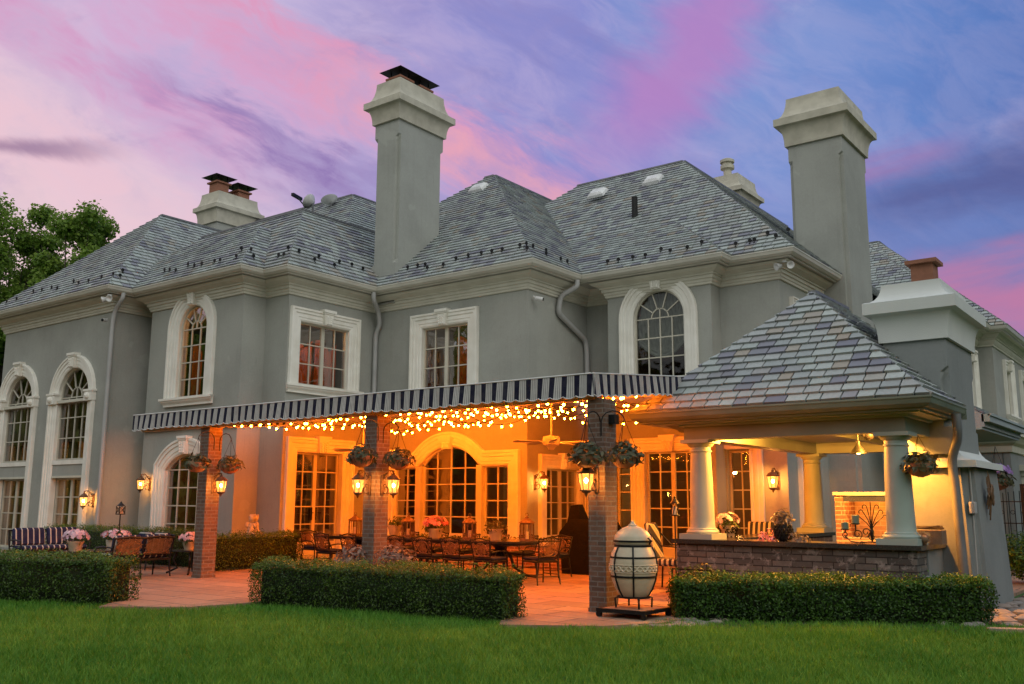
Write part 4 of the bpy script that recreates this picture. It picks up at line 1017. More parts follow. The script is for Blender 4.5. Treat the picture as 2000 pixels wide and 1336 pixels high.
mb.bar((AX0+.02, 11.33, 2.96), (AX1-.02, 11.33, 2.96), .09, .10); mb.build('frame', 'fan', aw)
PIL = ((-16.04, 'left brick pillar of the three, standing beside the striped loveseats'), (-11.40, 'middle brick pillar rising behind the long clipped hedge'), (-6.96, 'right brick pillar next to the beige ceramic cooker'))
for x, lab in PIL:
    p = thing('brick_pillar', lab, 'pillar', (x, 11.35, 0), 'brick pillars under the awning'); w, d = .138, .155
    MB().box(x-w, x+w, 11.35-d, 11.35+d, -.1, 2.9).build('shaft', 'pillar', p)
    MB().box(x-w-.012, x+w+.012, 11.35-d-.012, 11.35+d+.012, 0, .05).build('footing', 'pillar', p)
MB().box(-6.82, -6.72, 11.3, 11.42, 2.55, 2.68).build('socket_box', 'black', bpy.data.objects['brick_pillar.002'])

# ------------------------------------------------------------------ wall lanterns (template faces +X, bracket at the origin)
def lantern():
    o = thing('wall_lantern', 'x', 'wall lamp', (0, 0, 0), 'scrolled wall lanterns')
    mb = MB(); mb.bevbox(0, .025, -.05, .05, -.24, .16, .008)
    mb.tube([(.02, 0, .05), (.10, 0, .17), (.19, 0, .25), (.28, 0, .245), (.32, 0, .18)], .013, 6)
    def scroll(cx, cz, r, a0, a1, tr=.010): mb.tube([(cx+r*(1-.72*i/18)*math.cos(a0+(a1-a0)*i/18), 0, cz+r*(1-.72*i/18)*math.sin(a0+(a1-a0)*i/18)) for i in range(19)], tr, 5)
    scroll(.10, .12, .085, R(200), R(-330)); scroll(.10, -.13, .10, R(160), R(560)); scroll(.27, .20, .06, R(180), R(-200), .008)
    mb.tube([(.02, 0, -.06), (.09, 0, -.02), (.17, 0, -.10), (.30, 0, -.22)], .010, 6); mb.build('bracket', 'bronze', o, True)
    c = (.32, 0, 0)
    mb = MB(); mb.lathe([(.008, .20), (.014, .23), (.008, .25)], c, 8); mb.lathe([(.142, .075), (.148, .085), (.12, .105), (.085, .14), (.05, .158), (.028, .165), (.03, .185), (.01, .21)], c, 6); mb.build('cap', 'bronze', o)
    mb = MB()
    for k in range(6):
        a = 2*math.pi*k/6; ca, sa = math.cos(a), math.sin(a); mb.bar((c[0]+.13*ca, .13*sa, .08), (c[0]+.082*ca, .082*sa, -.20), .011)
    mb.lathe([(.134, .055), (.134, .08)], c, 6); mb.lathe([(.10, -.215), (.10, -.195), (.06, -.24), (.03, -.25), (.02, -.285), (.005, -.31)], c, 6); mb.build('cage', 'bronze', o)
    MB().lathe([(.118, .058), (.074, -.193)], c, 6).build('lamp_glass', 'lampglass', o)
    MB().sphere((c[0], 0, -.05), .028, 12, 8, (1, 1, 1.4)).build('bulb', 'flame', o, True); MB().tube([(c[0], 0, -.20), (c[0], 0, -.09)], .014, 8).build('candle_sleeve', 'cream', o)
    return o
lp = lantern(); first = [lp]
def put_lantern(loc, rz, label, s=1.0):
    o = first.pop() if first else copy_tree(lp)
    o.location = loc; o.rotation_euler = (0, 0, rz); o.scale = (s, s, s); o['label'] = label; return o
RA = R(-90)
put_lantern((-24.78, Y0, 1.50), RA, 'lit lantern on the left wing beside the french door', .9)
put_lantern((-23.28, Y2, 1.95), RA, 'lit lantern left of the low arched window', .9)
put_lantern((X7, 18.74, 1.98), 0, 'lit lantern on the orange wall right of the three-part window', .9)
put_lantern((-8.22, Y10, 2.02), RA, 'lit lantern right of the last glazed door, seen under the pavilion', 1.0)
put_lantern((-16.04+.138, 11.35, 1.80), 0, 'lit lantern on the left brick pillar', .82)
put_lantern((-11.40+.138, 11.35, 1.77), 0, 'lit lantern on the orange side of the middle brick pillar', .82)
put_lantern((-11.40, 11.195, 1.77), RA, 'lit lantern on the grey side of the middle brick pillar', .82)
put_lantern((-6.96, 11.195, 1.80), RA, 'lit lantern on the right brick pillar', .85)
put_lantern((-5.0, 36.9, 3.05), 0, 'small lit lantern on the far right wall above the iron gate', .9)

# ------------------------------------------------------------------ string lights under the awning
ico = MB().sphere((0, 0, -.036), .020, 10, 7).build('bulb', 'bulb'); COL.objects.unlink(ico)
sck = MB().lathe([(.014, -.02), (.016, .012)], (0, 0, 0), 6).build('socket', 'black'); COL.objects.unlink(sck)
ROWS = [11.75, 12.5, 13.25, 14.0, 14.8, 15.6, 16.5, 17.5]
for r_, y in enumerate(ROWS):
    xa, xb = (-16.2, -7.3) if y < 15 else (-17.6, -7.5)
    if y > 16: xb = -7.6
    s = thing('string_light', 'x', 'string lights', ((xa+xb)/2, y, 2.95), 'strings of warm bulbs under the awning')
    s['label'] = ['string of warm bulbs nearest the front edge of the awning', 'second string of warm bulbs from the awning front', 'third string of warm bulbs from the awning front', 'fourth string of warm bulbs from the awning front', 'fifth string of warm bulbs from the awning front', 'sixth string of warm bulbs from the awning front', 'seventh string of warm bulbs, next to the last before the house', 'string of warm bulbs hung nearest the house wall'][r_]
    n = 100; hook = zt_(y)-(.20 if y < 14 else .24+.04*(r_ % 3)); sag = .17 if y < 14 else .27; span = 1.9
    def zc(x): f = ((x-xa)/span) % 1; return hook-.02-sag*4*f*(1-f)*(.7+.5*math.sin(int((x-xa)/span)*2.3+r_))
    wob = lambda x: y+.10*math.sin(x*1.7+r_*2)
    MB().tube([(xa+(xb-xa)*i/n, wob(xa+(xb-xa)*i/n), zc(xa+(xb-xa)*i/n)) for i in range(n+1)], .006, 5).build('cord', 'black', s)
    x = xa+random.uniform(.1, .3)
    while x < xb:
        for src in (ico, sck):
            b = bpy.data.objects.new(src.name.split('.')[0], src.data); link(b, s); b.location = Vector((x, wob(x), zc(x)-.012))-s.location
            b.rotation_euler = (random.uniform(-.3, .3), random.uniform(-.3, .3), 0)
        x += random.uniform(.20, .36)

# ------------------------------------------------------------------ ceiling fans
def fan(x, y, z, rot, label):
    o = thing('ceiling_fan', label, 'fan', (x, y, z), 'ivory fans under the awning')
    mb = MB(); mb.lathe([(.04, .12), (.15, .10), (.16, .02), (.15, -.05), (.08, -.09), (.05, -.14), (.01, -.15)], (x, y, z), 20); mb.build('motor', 'fan', o, True)
    MB().lathe([(.018, .1), (.018, zt_(y)-z-.1), ], (x, y, z), 10).build('downrod', 'fan', o); MB().lathe([(.07, zt_(y)-z-.16), (.06, zt_(y)-z-.08)], (x, y, z), 12).build('mount', 'fan', o)
    for k in range(5):
        a = rot+k*2*math.pi/5; c, s = math.cos(a), math.sin(a); mb = MB()
        T = lambda u, w, h: (x+c*u-s*w, y+s*u+c*w, z+h)
        vs = [T(u, w, h+w*.18) for u, hw in ((.18, .03), (.26, .065), (.70, .075), (.76, .05)) for w in (-hw, hw) for h in (-.006, .006)]
        fs = [];
        for i in range(3):
            b = i*4; fs += [(b, b+4, b+6, b+2), (b+1, b+3, b+7, b+5), (b, b+1, b+5, b+4), (b+2, b+6, b+7, b+3)]
        fs += [(0, 2, 3, 1), (12, 13, 15, 14)]; mb.add(vs, fs); mb.bar(T(.12, 0, 0), T(.25, 0, 0), .05, .012); mb.build('blade', 'fan', o)
fan(-10.0, 14.5, 2.58, .35, 'ivory ceiling fan on a rod left of the right brick pillar'); fan(-15.0, 14.5, 2.58, .8, 'ivory ceiling fan mostly hidden behind the middle brick pillar')
# ------------------------------------------------------------------ hanging baskets
def plant(o, name, c, rx, rz, n, size, m, seed=0, droop=0, asp=2.2):
    rs = np.random.RandomState(seed); v = rs.normal(0, 1, (n, 3)); v /= np.linalg.norm(v, axis=1)[:, None]; r = rs.uniform(.45, 1.05, n)[:, None]
    P = v*r*np.array([rx, rx, rz]); P[:, 2] -= droop*(np.hypot(P[:, 0], P[:, 1])/rx)**2*rz
    return leaf_mesh(name, m, np.array(c)+P, v+np.array([0, 0, .5]), rs.uniform(.6, 1.25, n)*size, o, asp, None, .5)
def blooms(o, c, rx, rz, n, size, m, seed=0, top=.2):
    "flower heads: five petals each, on the upper outside of a mound"
    rs = np.random.RandomState(seed); P = []; Nn = []; rn = []
    for i in range(n):
        v = rs.normal(0, 1, 3); v[2] = abs(v[2])*.9+top*rs.uniform(-1, 1); v /= np.linalg.norm(v); p = np.array(c)+v*np.array([rx, rx, rz])*rs.uniform(.9, 1.08)
        e = np.cross(v, [.3, .2, 1]); e /= np.linalg.norm(e); f = np.cross(v, e); q = rs.rand()
        for k in range(5):
            a = k*1.2566+q*6; P.append(p+(e*math.cos(a)+f*math.sin(a))*size*.36); Nn.append(v); rn.append(min(1, max(0, q+rs.normal(0, .15))))
    return leaf_mesh('flowers', m, P, Nn, size*.8, o, 1.05, rn, .25, fold=.1)
def basket(x, y, z, wx, wy, label, seed, top=None, bracket=True, r=.19, m='terra', leaf='darkleaf'):
    o = thing('hanging_basket', label, 'hanging basket', (x, y, z), 'hanging flower baskets')
    MB().lathe([(.03, -.17), (.10, -.155), (.16, -.10), (r, -.02), (r+.012, .01), (r-.01, .012)], (x, y, z), 18).build('bowl', m, o, True)
    mb = MB(); top = top or z+.50
    for k in range(3): a = k*2.094+.4; mb.tube([(x+r*math.cos(a), y+r*math.sin(a), z+.01), (x, y, top)], .004, 4)
    for k in range(12): a = k*.5236; mb.tube([(x+(r+.006)*math.cos(a), y+(r+.006)*math.sin(a), z), (x+.165*math.cos(a+.2), y+.165*math.sin(a+.2), z-.10), (x+.03*math.cos(a), y+.03*math.sin(a), z-.175)], .004, 4)
    mb.build('chain', 'black', o)
    if bracket:
        d = Vector((x-wx, y-wy, 0)); mb = MB(); P0 = Vector((wx, wy, top-.12))
        pts = [P0+Vector((0, 0, -.1)), P0+Vector((0, 0, .10))] + [P0+d*(.5-.5*math.cos(t))+Vector((0, 0, .10+.14*math.sin(t))) for t in (.5, 1, 1.57, 2.2, 2.8)]+[Vector((x, y, top))]
        mb.tube(pts, .009, 6); mb.build('bracket', 'black', o)
    plant(o, 'foliage', (x, y, z+.05), .26, .15, 210, .12, leaf, seed, .5)
    return o
for px, axis, lab, sd in (((385, 905), 'A', 'hanging basket on the grey side of the left brick pillar', 1), ((449, 908), 'B', 'hanging basket on the orange side of the left brick pillar', 2), ((707, 892), 'A', 'hanging basket on the grey side of the middle brick pillar', 3),
        ((778, 897), 'B', 'hanging basket on the orange side of the middle brick pillar', 4), ((1146, 890), 'A', 'hanging basket on the left face of the right brick pillar', 5), ((1220, 890), 'B', 'hanging basket on the right face of the right brick pillar', 6)):
    xp = min((p[0] for p in PIL), key=lambda q: abs((at(*px, Y=11.2)[0])-q))
    p = at(*px, Y=10.84) if axis == 'A' else at(*px, X=xp+.50)
    if axis == 'A': basket(p[0], p[1], p[2], p[0], 11.2, lab, sd)
    else: basket(p[0], p[1], p[2], xp+.138, p[1], lab, sd)
# ------------------------------------------------------------------ dining table, chairs and what stands on the table
tb = thing('dining_table', 'long dark dining table with lanterns and flower pots, under the awning', 'table', (-13.5, 14.9, 0))
def rr(x0, x1, y0, y1, r, n=6):
    out = []
    for cx, cy_, a in ((x1-r, y1-r, 0), (x0+r, y1-r, 90), (x0+r, y0+r, 180), (x1-r, y0+r, 270)):
        out += [(cx+r*math.cos(R(a+90*i/n)), cy_+r*math.sin(R(a+90*i/n))) for i in range(n+1)]
    return out
up_T = lambda u, w, z: (u, z, w)
mb = MB(); mb.prism(rr(-16.4, -10.65, 14.3, 15.5, .5), .70, .735, up_T); mb.prism(rr(-16.34, -10.71, 14.36, 15.44, .46), .66, .70, up_T); recalc(mb.build('tabletop', 'granite', tb))
for x in (-11.5, -13.5, -15.5):
    mb = MB(); mb.lathe([(.22, .66), (.12, .60), (.07, .5), (.11, .42), (.07, .36), (.06, .3)], (x, 14.9, 0), 12)
    for sx in (-1, 1):
        for sy in (-1, 1): mb.tube([(x+sx*.06, 14.9+sy*.05, .55), (x+sx*.18, 14.9+sy*.12, .40), (x+sx*.22, 14.9+sy*.16, .22), (x+sx*.42, 14.9+sy*.3, .06), (x+sx*.62, 14.9+sy*.40, .03)], .035, 7, .022)
    mb.build('pedestal', 'black', tb, True)
def chair():
    "cast metal garden armchair, faces +Y, 0.8 high in scene units"
    o = thing('dining_chair', 'x', 'chair', (0, 0, 0), 'chairs round the dining table'); s = .235
    for x in (-s, s):
        MB().tube([(x*.95, .21, .40), (x, .22, .2), (x*1.05, .245, 0)], .014, 6).build('leg', 'black', o)
        MB().tube([(x*.95, -.20, .40), (x, -.215, .2), (x*1.05, -.26, 0)], .014, 6).build('leg', 'black', o)
        MB().tube([(x*1.02, -.24, .56), (x*1.1, -.05, .585), (x*1.1, .14, .57), (x*1.04, .20, .50), (x*.98, .20, .40)], .014, 6).build('armrest', 'black', o)
    mb = MB()
    for a, b in (((-s, .22, .14), (s, .22, .14)), ((-s, -.22, .14), (s, -.22, .14)), ((-s, -.22, .17), (-s, .22, .17)), ((s, -.22, .17), (s, .22, .17))): mb.tube([a, b], .008, 5)
    mb.build('stretcher', 'black', o)
    mb = MB(); mb.bevbox(-s-.01, s+.01, -.22, .23, .375, .41, .01); mb.build('seat', 'black', o)
    mb = MB(); mb.bevbox(-s+.01, s-.01, -.2, .215, .412, .47, .022); mb.build('cushion', 'navy', o, True)
    P = lambda u, v: (u*(.20+.035*v), -.225-.075*v, .42+.38*v)
    mb = MB(); mb.tube([P(-1, 0), P(-1.02, .5), P(-1.05, .96)], .013, 6); mb.tube([P(1, 0), P(1.02, .5), P(1.05, .96)], .013, 6)
    mb.tube([P(-1.05, .96), P(-.7, .94), P(-.35, 1.0), P(0, 1.03), P(.35, 1.0), P(.7, .94), P(1.05, .96)], .014, 6); mb.tube([P(-1, .14), P(1, .14)], .012, 6); mb.tube([P(-1, .84), P(1, .84)], .008, 5)
    bk = mb.build('backrest', 'black', o, True)
    mb = MB(); c, rx, rz = (0, .5), .60, .30
    mb.tube([P(rx*math.cos(t), .5+rz*math.sin(t)) for t in np.linspace(0, 2*math.pi, 17)[:-1]], .010, 5, closed=True)
    for k in range(-3, 4):
        o_ = k*.17
        for sg_ in (1, -1):
            pts = []
            for i in range(13):
                f = -1+2*i/12; u = (f*.8+o_*1.3)*.5; v = .5+sg_*f*.34
                if (u/rx)**2+((v-.5)/rz)**2 <= 1: pts.append(P(u, v))
            if len(pts) > 1: mb.tube(pts, .006, 4)
    for sx in (-1, 1):
        for v0 in (.3, .5, .7):
            mb.tube([P(sx*(.78+.14*math.cos(t)*(1-.04*i)), v0+.09*math.sin(t)*(1-.04*i)) for i, t in enumerate(np.linspace(0, 7.5, 14))], .008, 4)
    for k in range(9): u = -.85+1.7*k/8; mb.tube([P(u+.06*math.cos(t), .90+.035*math.sin(t)) for t in np.linspace(0, 6.28, 9)[:-1]], .006, 4, closed=True)
    for sx in (-.5, 0, .5): mb.tube([P(sx-.25, .2), P(sx, .15), P(sx+.25, .2)], .01, 4)
    mb.build('lattice', 'bronze', bk)
    return o
ch = chair(); cf = [ch]
def put_chair(x, y, rz, label, s=1.0):
    o = cf.pop() if cf else copy_tree(ch); o.location = (x, y, 0); o.rotation_euler = (0, 0, rz); o['label'] = label; o.scale = (s, s, s); return o
FR = [(-11.0, 'dining chair in the near row, closest to the right brick pillar'), (-11.75, 'near-row dining chair, second from the right end of the table'), (-12.5, 'near-row dining chair, third from the right end of the table'), (-13.25, 'near-row dining chair just right of the middle brick pillar'), (-14.55, 'near-row dining chair just left of the middle brick pillar'), (-15.35, 'near-row dining chair in front of the french doors')]
for x, lab in FR: put_chair(x, 13.98+random.uniform(-.05, .05), random.uniform(-.08, .08), lab)
BR = [(-10.9, 'far-row dining chair nearest the right end of the table'), (-11.75, 'far-row dining chair, second from the right end'), (-12.5, 'far-row dining chair behind the right flower pot'), (-13.3, 'far-row dining chair behind the pink flowers'), (-14.2, 'far-row dining chair partly behind the middle brick pillar'), (-15.1, 'far-row dining chair near the french doors')]
for x, lab in BR: put_chair(x, 15.9, R(180)+random.uniform(-.06, .06), lab)
put_chair(-10.15, 14.35, R(72), 'dining chair pulled out at the right end of the table, standing in the open', 1.04)
put_chair(-16.85, 14.9, R(-90), 'dining chair at the left end of the table')
def lantern_box():
    o = thing('candle_lantern', 'x', 'lantern', (0, 0, 0), 'metal candle lanterns'); a = .095
    mb = MB(); mb.box(-a-.01, a+.01, -a-.01, a+.01, 0, .035); mb.box(-a-.008, a+.008, -a-.008, a+.008, .30, .325)
    for x in (-a, a):
        for y in (-a, a): mb.box(x-.012, x+.012, y-.012, y+.012, .035, .30)
    for s in (-1, 1): mb.box(-.006, .006, s*a-.005, s*a+.005, .035, .3); mb.box(s*a-.005, s*a+.005, -.006, .006, .035, .3)
    mb.build('frame', 'bronze', o)
    mb = MB(); b = a+.03; mb.add([(-b, -b, .325), (b, -b, .325), (b, b, .325), (-b, b, .325), (-.035, -.035, .41), (.035, -.035, .41), (.035, .035, .41), (-.035, .035, .41)], [(3, 2, 1, 0), (0, 1, 5, 4), (1, 2, 6, 5), (2, 3, 7, 6), (3, 0, 4, 7), (4, 5, 6, 7)])
    mb.lathe([(.03, .41), (.035, .43), (.012, .45)], (0, 0, 0), 8); mb.tube([(.03*math.cos(t), 0, .475+.03*math.sin(t)) for t in np.linspace(0, 6.28, 11)[:-1]], .006, 5, closed=True); mb.build('roof', 'bronze', o)
    MB().lathe([(.035, .036), (.035, .17)], (0, 0, 0), 12).build('candle', 'cream', o)
    return o
lb = lantern_box(); lf = [lb]
def put_lb(p, lab, s=1, rz=.3):
    o = lf.pop() if lf else copy_tree(lb); o.location = p; o['label'] = lab; o.scale = (s, s, s); o.rotation_euler = (0, 0, rz); return o
put_lb(at(693, 1047, Y=14.9), 'candle lantern on the table left of the middle brick pillar'); put_lb(at(797, 1047, Y=14.9), 'candle lantern on the table just right of the middle brick pillar')
put_lb(at(917, 1050, Y=14.9), 'candle lantern on the table between the pink flowers and the right pot'); put_lb(at(1029, 1056, Y=14.85), 'candle lantern at the right end of the dining table', 1.05)
for o in COL.objects:
    if o.name.startswith('candle_lantern'): o.location.z = .735
def pot_plant(p, lab, r=.15, h=.2, m='cream', leaf='potleaf', flower=None, seed=1, rx=.22, rz=.14, nf=34, fs=.07, nl=120, ls=.09, group=None, cat='flower pot'):
    o = thing('flower_pot', lab, cat, p, group); p = Vector(p)
    MB().lathe([(r*.68, 0), (r*.72, .02), (r*.95, h*.75), (r*1.05, h*.86), (r*1.08, h), (r*.95, h), (r*.9, h*.93), (.01, h*.93)], p, 20).build('pot', m, o, True)
    plant(o, 'foliage', p+Vector((0, 0, h+rz*.45)), rx, rz, nl, ls, leaf, seed, .3)
    if flower: blooms(o, p+Vector((0, 0, h+rz*.5)), rx, rz*1.1, nf, fs, flower, seed)
    return o
def tp(x, y): q = at(x, y, Y=14.9); return (q[0], 14.9, .735)
pot_plant(tp(850, 1045), 'pot of bright pink impatiens in the middle of the dining table', .16, .19, flower='pink', seed=3, nf=64, fs=.07, rx=.26, rz=.16)
pot_plant(tp(770, 1045), 'cream pot of dark greenery on the table, touching the middle brick pillar', .14, .24, seed=4, rx=.17, rz=.13)
pot_plant(tp(968, 1048), 'cream pot of dark bronze foliage on the table under the right pane', .15, .21, leaf='darkleaf', seed=5, rx=.24, rz=.14)

# buffet planter along the wall, covered grill
bw = thing('brick_planter', 'low red brick planter wall below the three-part window', 'planter', (-14.5, 17.7, 0))
MB().box(-17.2, -11.0, 17.55, 17.78, 0, .52).build('wall', 'redbrick', bw); MB().box(-17.24, -10.96, 17.5, 17.82, .52, .57).build('coping', 'limestone', bw); MB().box(-17.2, -11.0, 17.78, 18.3, 0, .46).build('soil', 'soil', bw)
n = 1500; P = np.stack([np.random.uniform(-17.1, -11.1, n), np.random.uniform(17.82, 18.3, n), .46+np.random.uniform(0, .2, n)], 1)
s = tag(leaf_mesh('ground_cover', 'potleaf', P, np.tile([0, 0, 1.], (n, 1)), .07), 'low green ground cover growing in the brick planter', 'plants', kind='stuff')
g = thing('covered_grill', 'grill under a tall black vinyl cover, left of the right brick pillar', 'grill', (-11.1, 17.0, 0))
q = [at(x, y, Y=17.0) for x, y in ((1104, 1048), (1121, 985), (1132, 985), (1138, 1014), (1165, 1014))]
x0 = at(1103, 1050, Y=17.0)[0]; mb = MB()
secs = [(0, .05, .0, .58), (.35, .03, 0, .58), (.52, .02, .0, .60), (.70, -.06, 0, .64), (.86, .0, 0, .62), (1.05, .16, .02, .5), (1.12, .22, .06, .44)]
vs = []; fs = []; W_ = 1.25
for z, ins, yi, dp in secs: vs += [(x0+.04+ins+random.uniform(-.01, .01), 16.75+yi, z), (x0+W_-ins*.4, 16.75+yi, z), (x0+W_-ins*.4, 16.75+dp, z), (x0+.04+ins, 16.75+dp, z)]
for i in range(len(secs)-1):
    for k in range(4): j = (k+1) % 4; fs.append((i*4+k, i*4+j, i*4+4+j, i*4+4+k))
fs += [(3, 2, 1, 0), tuple(range(len(vs)-4, len(vs)))]; mb.add(vs, fs)
cx = at(1127, 985, Y=17.0)[0]; mb.add([(cx-.17, 16.85, 1.0), (cx+.22, 16.85, 1.0), (cx+.22, 17.2, 1.0), (cx-.17, 17.2, 1.0), (cx-.10, 16.9, 1.40), (cx+.08, 16.9, 1.43), (cx+.08, 17.1, 1.43), (cx-.10, 17.1, 1.40)], [(0, 1, 5, 4), (1, 2, 6, 5), (2, 3, 7, 6), (3, 0, 4, 7), (4, 5, 6, 7)])
co = mb.build('cover', 'cover', g, True)
mb = MB()
for x in (x0+.12, x0+1.1):
    for y in (16.85, 17.2): mb.lathe([(.02, .0), (.05, .0), (.05, .04), (.02, .04)], (x, y, 0), 10)
mb.build('caster', 'black', g)

# silver-leaved plants either side of the middle pillar
for px, lab, sd in (((692, 1068), 'silver-brown leafy plant left of the middle brick pillar foot', 11), ((772, 1066), 'silver-brown leafy plant right of the middle brick pillar foot', 12)):
    c = at(*px, Y=11.15); o = thing('potted_plant', lab, 'potted plant', (c[0], c[1], 0), 'silver-leaved plants beside the middle pillar')
    MB().lathe([(.16, 0), (.22, .30), (.25, .36), (.22, .36), (.01, .34)], (c[0], c[1], 0), 16).build('pot', 'terra', o, True)
    plant(o, 'foliage', (c[0], c[1], c[2]-.16), .34, .20, 300, .13, 'begonia', sd, .35, 2.8)

# ------------------------------------------------------------------ left seating group
def loveseat(label, c, rz, w=1.15, back='lattice', h=.76, cush=True):
    o = thing('loveseat', label, 'sofa', c, 'metal loveseats on the left of the patio'); hw = w/2
    L = lambda x, y, z: (c[0]+math.cos(rz)*x-math.sin(rz)*y, c[1]+math.sin(rz)*x+math.cos(rz)*y, c[2]+z)
    for x in (-hw, 0, hw):
        for y in (-.26, .28):
            if x == 0 and y > 0: continue
            MB().tube([L(x, y, .36), L(x, y*1.02, .18), L(x*1.02, y*1.12, 0)], .016, 6).build('leg', 'black', o)
    mb = MB(); mb.box(-hw, hw, -.27, .30, .32, .36, L); mb.build('seat', 'black', o)
    for s in (-1, 1): MB().tube([L(s*hw, -.3, .58), L(s*hw*1.03, 0, .60), L(s*hw*1.03, .26, .57), L(s*hw, .29, .34)], .017, 6).build('armrest', 'black', o)
    mb = MB(); P = lambda u, v: L(u*hw, -.27-.10*v, .36+(h-.36)*v)
    for u in (-1, 0, 1): mb.tube([P(u, 0), P(u, 1)], .017, 6)
    mb.tube([P(-1, .98), P(-.5, 1.05), P(0, .98), P(.5, 1.05), P(1, .98)], .02, 6); mb.tube([P(-1, .2), P(1, .2)], .014, 6); bk = mb.build('backrest', 'black', o, True)
    mb = MB()
    for uc in (-.5, .5):
        mb.tube([P(uc+.42*math.cos(t), .6+.34*math.sin(t)) for t in np.linspace(0, 6.2832, 21)[:-1]], .011, 5, closed=True)
        for k in range(-5, 6):
            for sg_ in (1, -1):
                pts = [P(uc+u, .6+sg_*v) for u, v in [((f*.45+k*.085), f*.36) for f in np.linspace(-1, 1, 9)] if abs(u) < .47]
                if len(pts) > 1: mb.tube(pts, .009, 4)
    mb.build('lattice', 'bronze', bk)
    mb = MB(); mb.bevbox(-hw+.03, hw-.03, -.24, .29, .365, .47, .04); mb.v = [L(*v) for v in mb.v]; mb.build('seat_cushion', 'cushion', o, True)
    for k in (-1, 1):
        mb = MB(); mb.bevbox(k*hw/2-hw/2+.03, k*hw/2+hw/2-.03, -.27, -.13, .46, h+.05, .045); mb.v = [L(v[0], v[1]-(v[2]-.46)*.2, v[2]) for v in mb.v]; mb.build('back_cushion', 'cushion', o, True)
    return o
loveseat('loveseat seen from behind with two bronze lattice back panels', (-17.12, 10.5, 0), R(90), 1.25)
loveseat('navy striped sofa facing the patio at the left edge', (-21.5, 11.1, 0), R(-90), 1.55, h=.80)
loveseat('loveseat with navy striped cushions facing the lawn, behind the lattice one', (-19.2, 12.0, 0), R(180), 1.2, h=.72)
def table(label, c, w, d, h, m='granite'):
    o = thing('side_table', label, 'table', c); x, y, z = c
    recalc(MB().prism(rr(x-w/2, x+w/2, y-d/2, y+d/2, .08), h-.03, h, up_T).build('tabletop', m, o))
    for sx in (-1, 1):
        for sy in (-1, 1): MB().tube([(x+sx*w*.3, y+sy*d*.3, h-.03), (x+sx*w*.36, y+sy*d*.36, h*.6), (x+sx*w*.28, y+sy*d*.28, h*.25), (x+sx*w*.5, y+sy*d*.5, .02)], .022, 6).build('leg', 'black', o)
    return o
table('small dark side table beside the left brick pillar', (-17.05, 11.75, 0), .75, .62, .48)
table('low dark table between the loveseats', (-19.4, 10.85, 0), .8, 1.1, .42)
pot_plant((-17.15, 11.75, .48), 'white pot of pale pink impatiens on the side table by the left pillar', .13, .16, 'cream', flower='palepink', seed=8, rx=.22, rz=.12, nf=48, fs=.062)
pot_plant((-19.4, 10.55, .42), 'pale pot of pink and white impatiens on the low table', .16, .2, 'cream', flower='palepink', seed=9, rx=.27, rz=.15, nf=70, fs=.065)
pot_plant((-20.4, 12.05, 0), 'tall pale planter of pink impatiens by the rear hedge', .2, .58, 'stone', flower='palepink', seed=10, rx=.32, rz=.15, nf=70, fs=.065)
# torch lantern on a post, cherub statue
tx, ty, tz = at(235, 1005, Y=12.6); o = thing('garden_torch', 'dark lantern on a thin post standing in the rear hedge at left', 'lantern', (tx, ty, 0))
MB().tube([(tx, ty, 0), (tx, ty, tz)], .014, 6).build('post', 'black', o)
mb = MB(); mb.box(tx-.08, tx+.08, ty-.08, ty+.08, tz, tz+.02)
for i in (-1, 1):
    for j in (-1, 1): mb.bar((tx+i*.07, ty+j*.07, tz+.02), (tx+i*.07, ty+j*.07, tz+.2), .014)
for k in range(4):
    a, b = [((-.07, -.07), (.07, -.07)), ((.07, -.07), (.07, .07)), ((.07, .07), (-.07, .07)), ((-.07, .07), (-.07, -.07))][k]
    mb.bar((tx+a[0], ty+a[1], tz+.03), (tx+b[0], ty+b[1], tz+.19), .008); mb.bar((tx+b[0], ty+b[1], tz+.03), (tx+a[0], ty+a[1], tz+.19), .008)
mb.lathe([(.10, .2), (.03, .27), (.01, .31)], (tx, ty, tz), 6); mb.build('cage', 'black', o); MB().lathe([(.045, .02), (.045, .17)], (tx, ty, tz), 10).build('glass', 'cream', o)
c = at(494, 1046, X=-18.05); o = thing('cherub_statue', 'pale stone statue of two embracing cherubs behind the dark hedge', 'statue', (c[0], c[1], 0)); x, y, z = c
MB().lathe([(.20, 0), (.20, .05), (.15, .08), (.14, z-.10), (.19, z-.05), (.19, z-.02)], (x, y, 0), 16).build('pedestal', 'stone', o)
def figure(dx, lean, turn):
    me = MB(); S = []
    B = lambda px, pz, py=0: (x+px*.0+py, y+dx+px, z+pz)
    me.tube([B(0, .0), B(lean*.3, .09), B(lean*.7, .19), B(lean, .27)], .075, 10, .06)
    me.sphere(B(lean*1.25, .385), .072, 12, 8, (1, 1, 1.1)); me.sphere(B(lean*1.25, .415, -.01), .070, 10, 6)
    for k in range(9): a = k*.7; me.sphere(B(lean*1.25+.055*math.cos(a), .43+.03*math.sin(a*2), .045*math.sin(a)), .024, 6, 4)
    me.sphere(B(lean*1.25+(.03 if lean > 0 else -.03), .375, .07), .016, 6, 4)
    me.tube([B(lean, .27, .05), B(lean*1.9, .20, .10), B(lean*2.7, .25, .09)], .027, 7, .019); me.tube([B(lean*.9, .27, -.05), B(lean*.2, .19, .0), B(lean*1.2, .13, .09)], .027, 7, .018)
    me.tube([B(-.03, .08, .02), B(.03, .03, .13), B(.01, -.02, .20)], .042, 7, .022); me.tube([B(.04, .08, .02), B(.08, .02, .10), B(.06, -.02, .17)], .042, 7, .022)
    for s in (-1, 1): me.sphere(B(-lean*.9, .24, -.06+.02*s), .06, 8, 5, (.35, .8, 1.2))
    return me
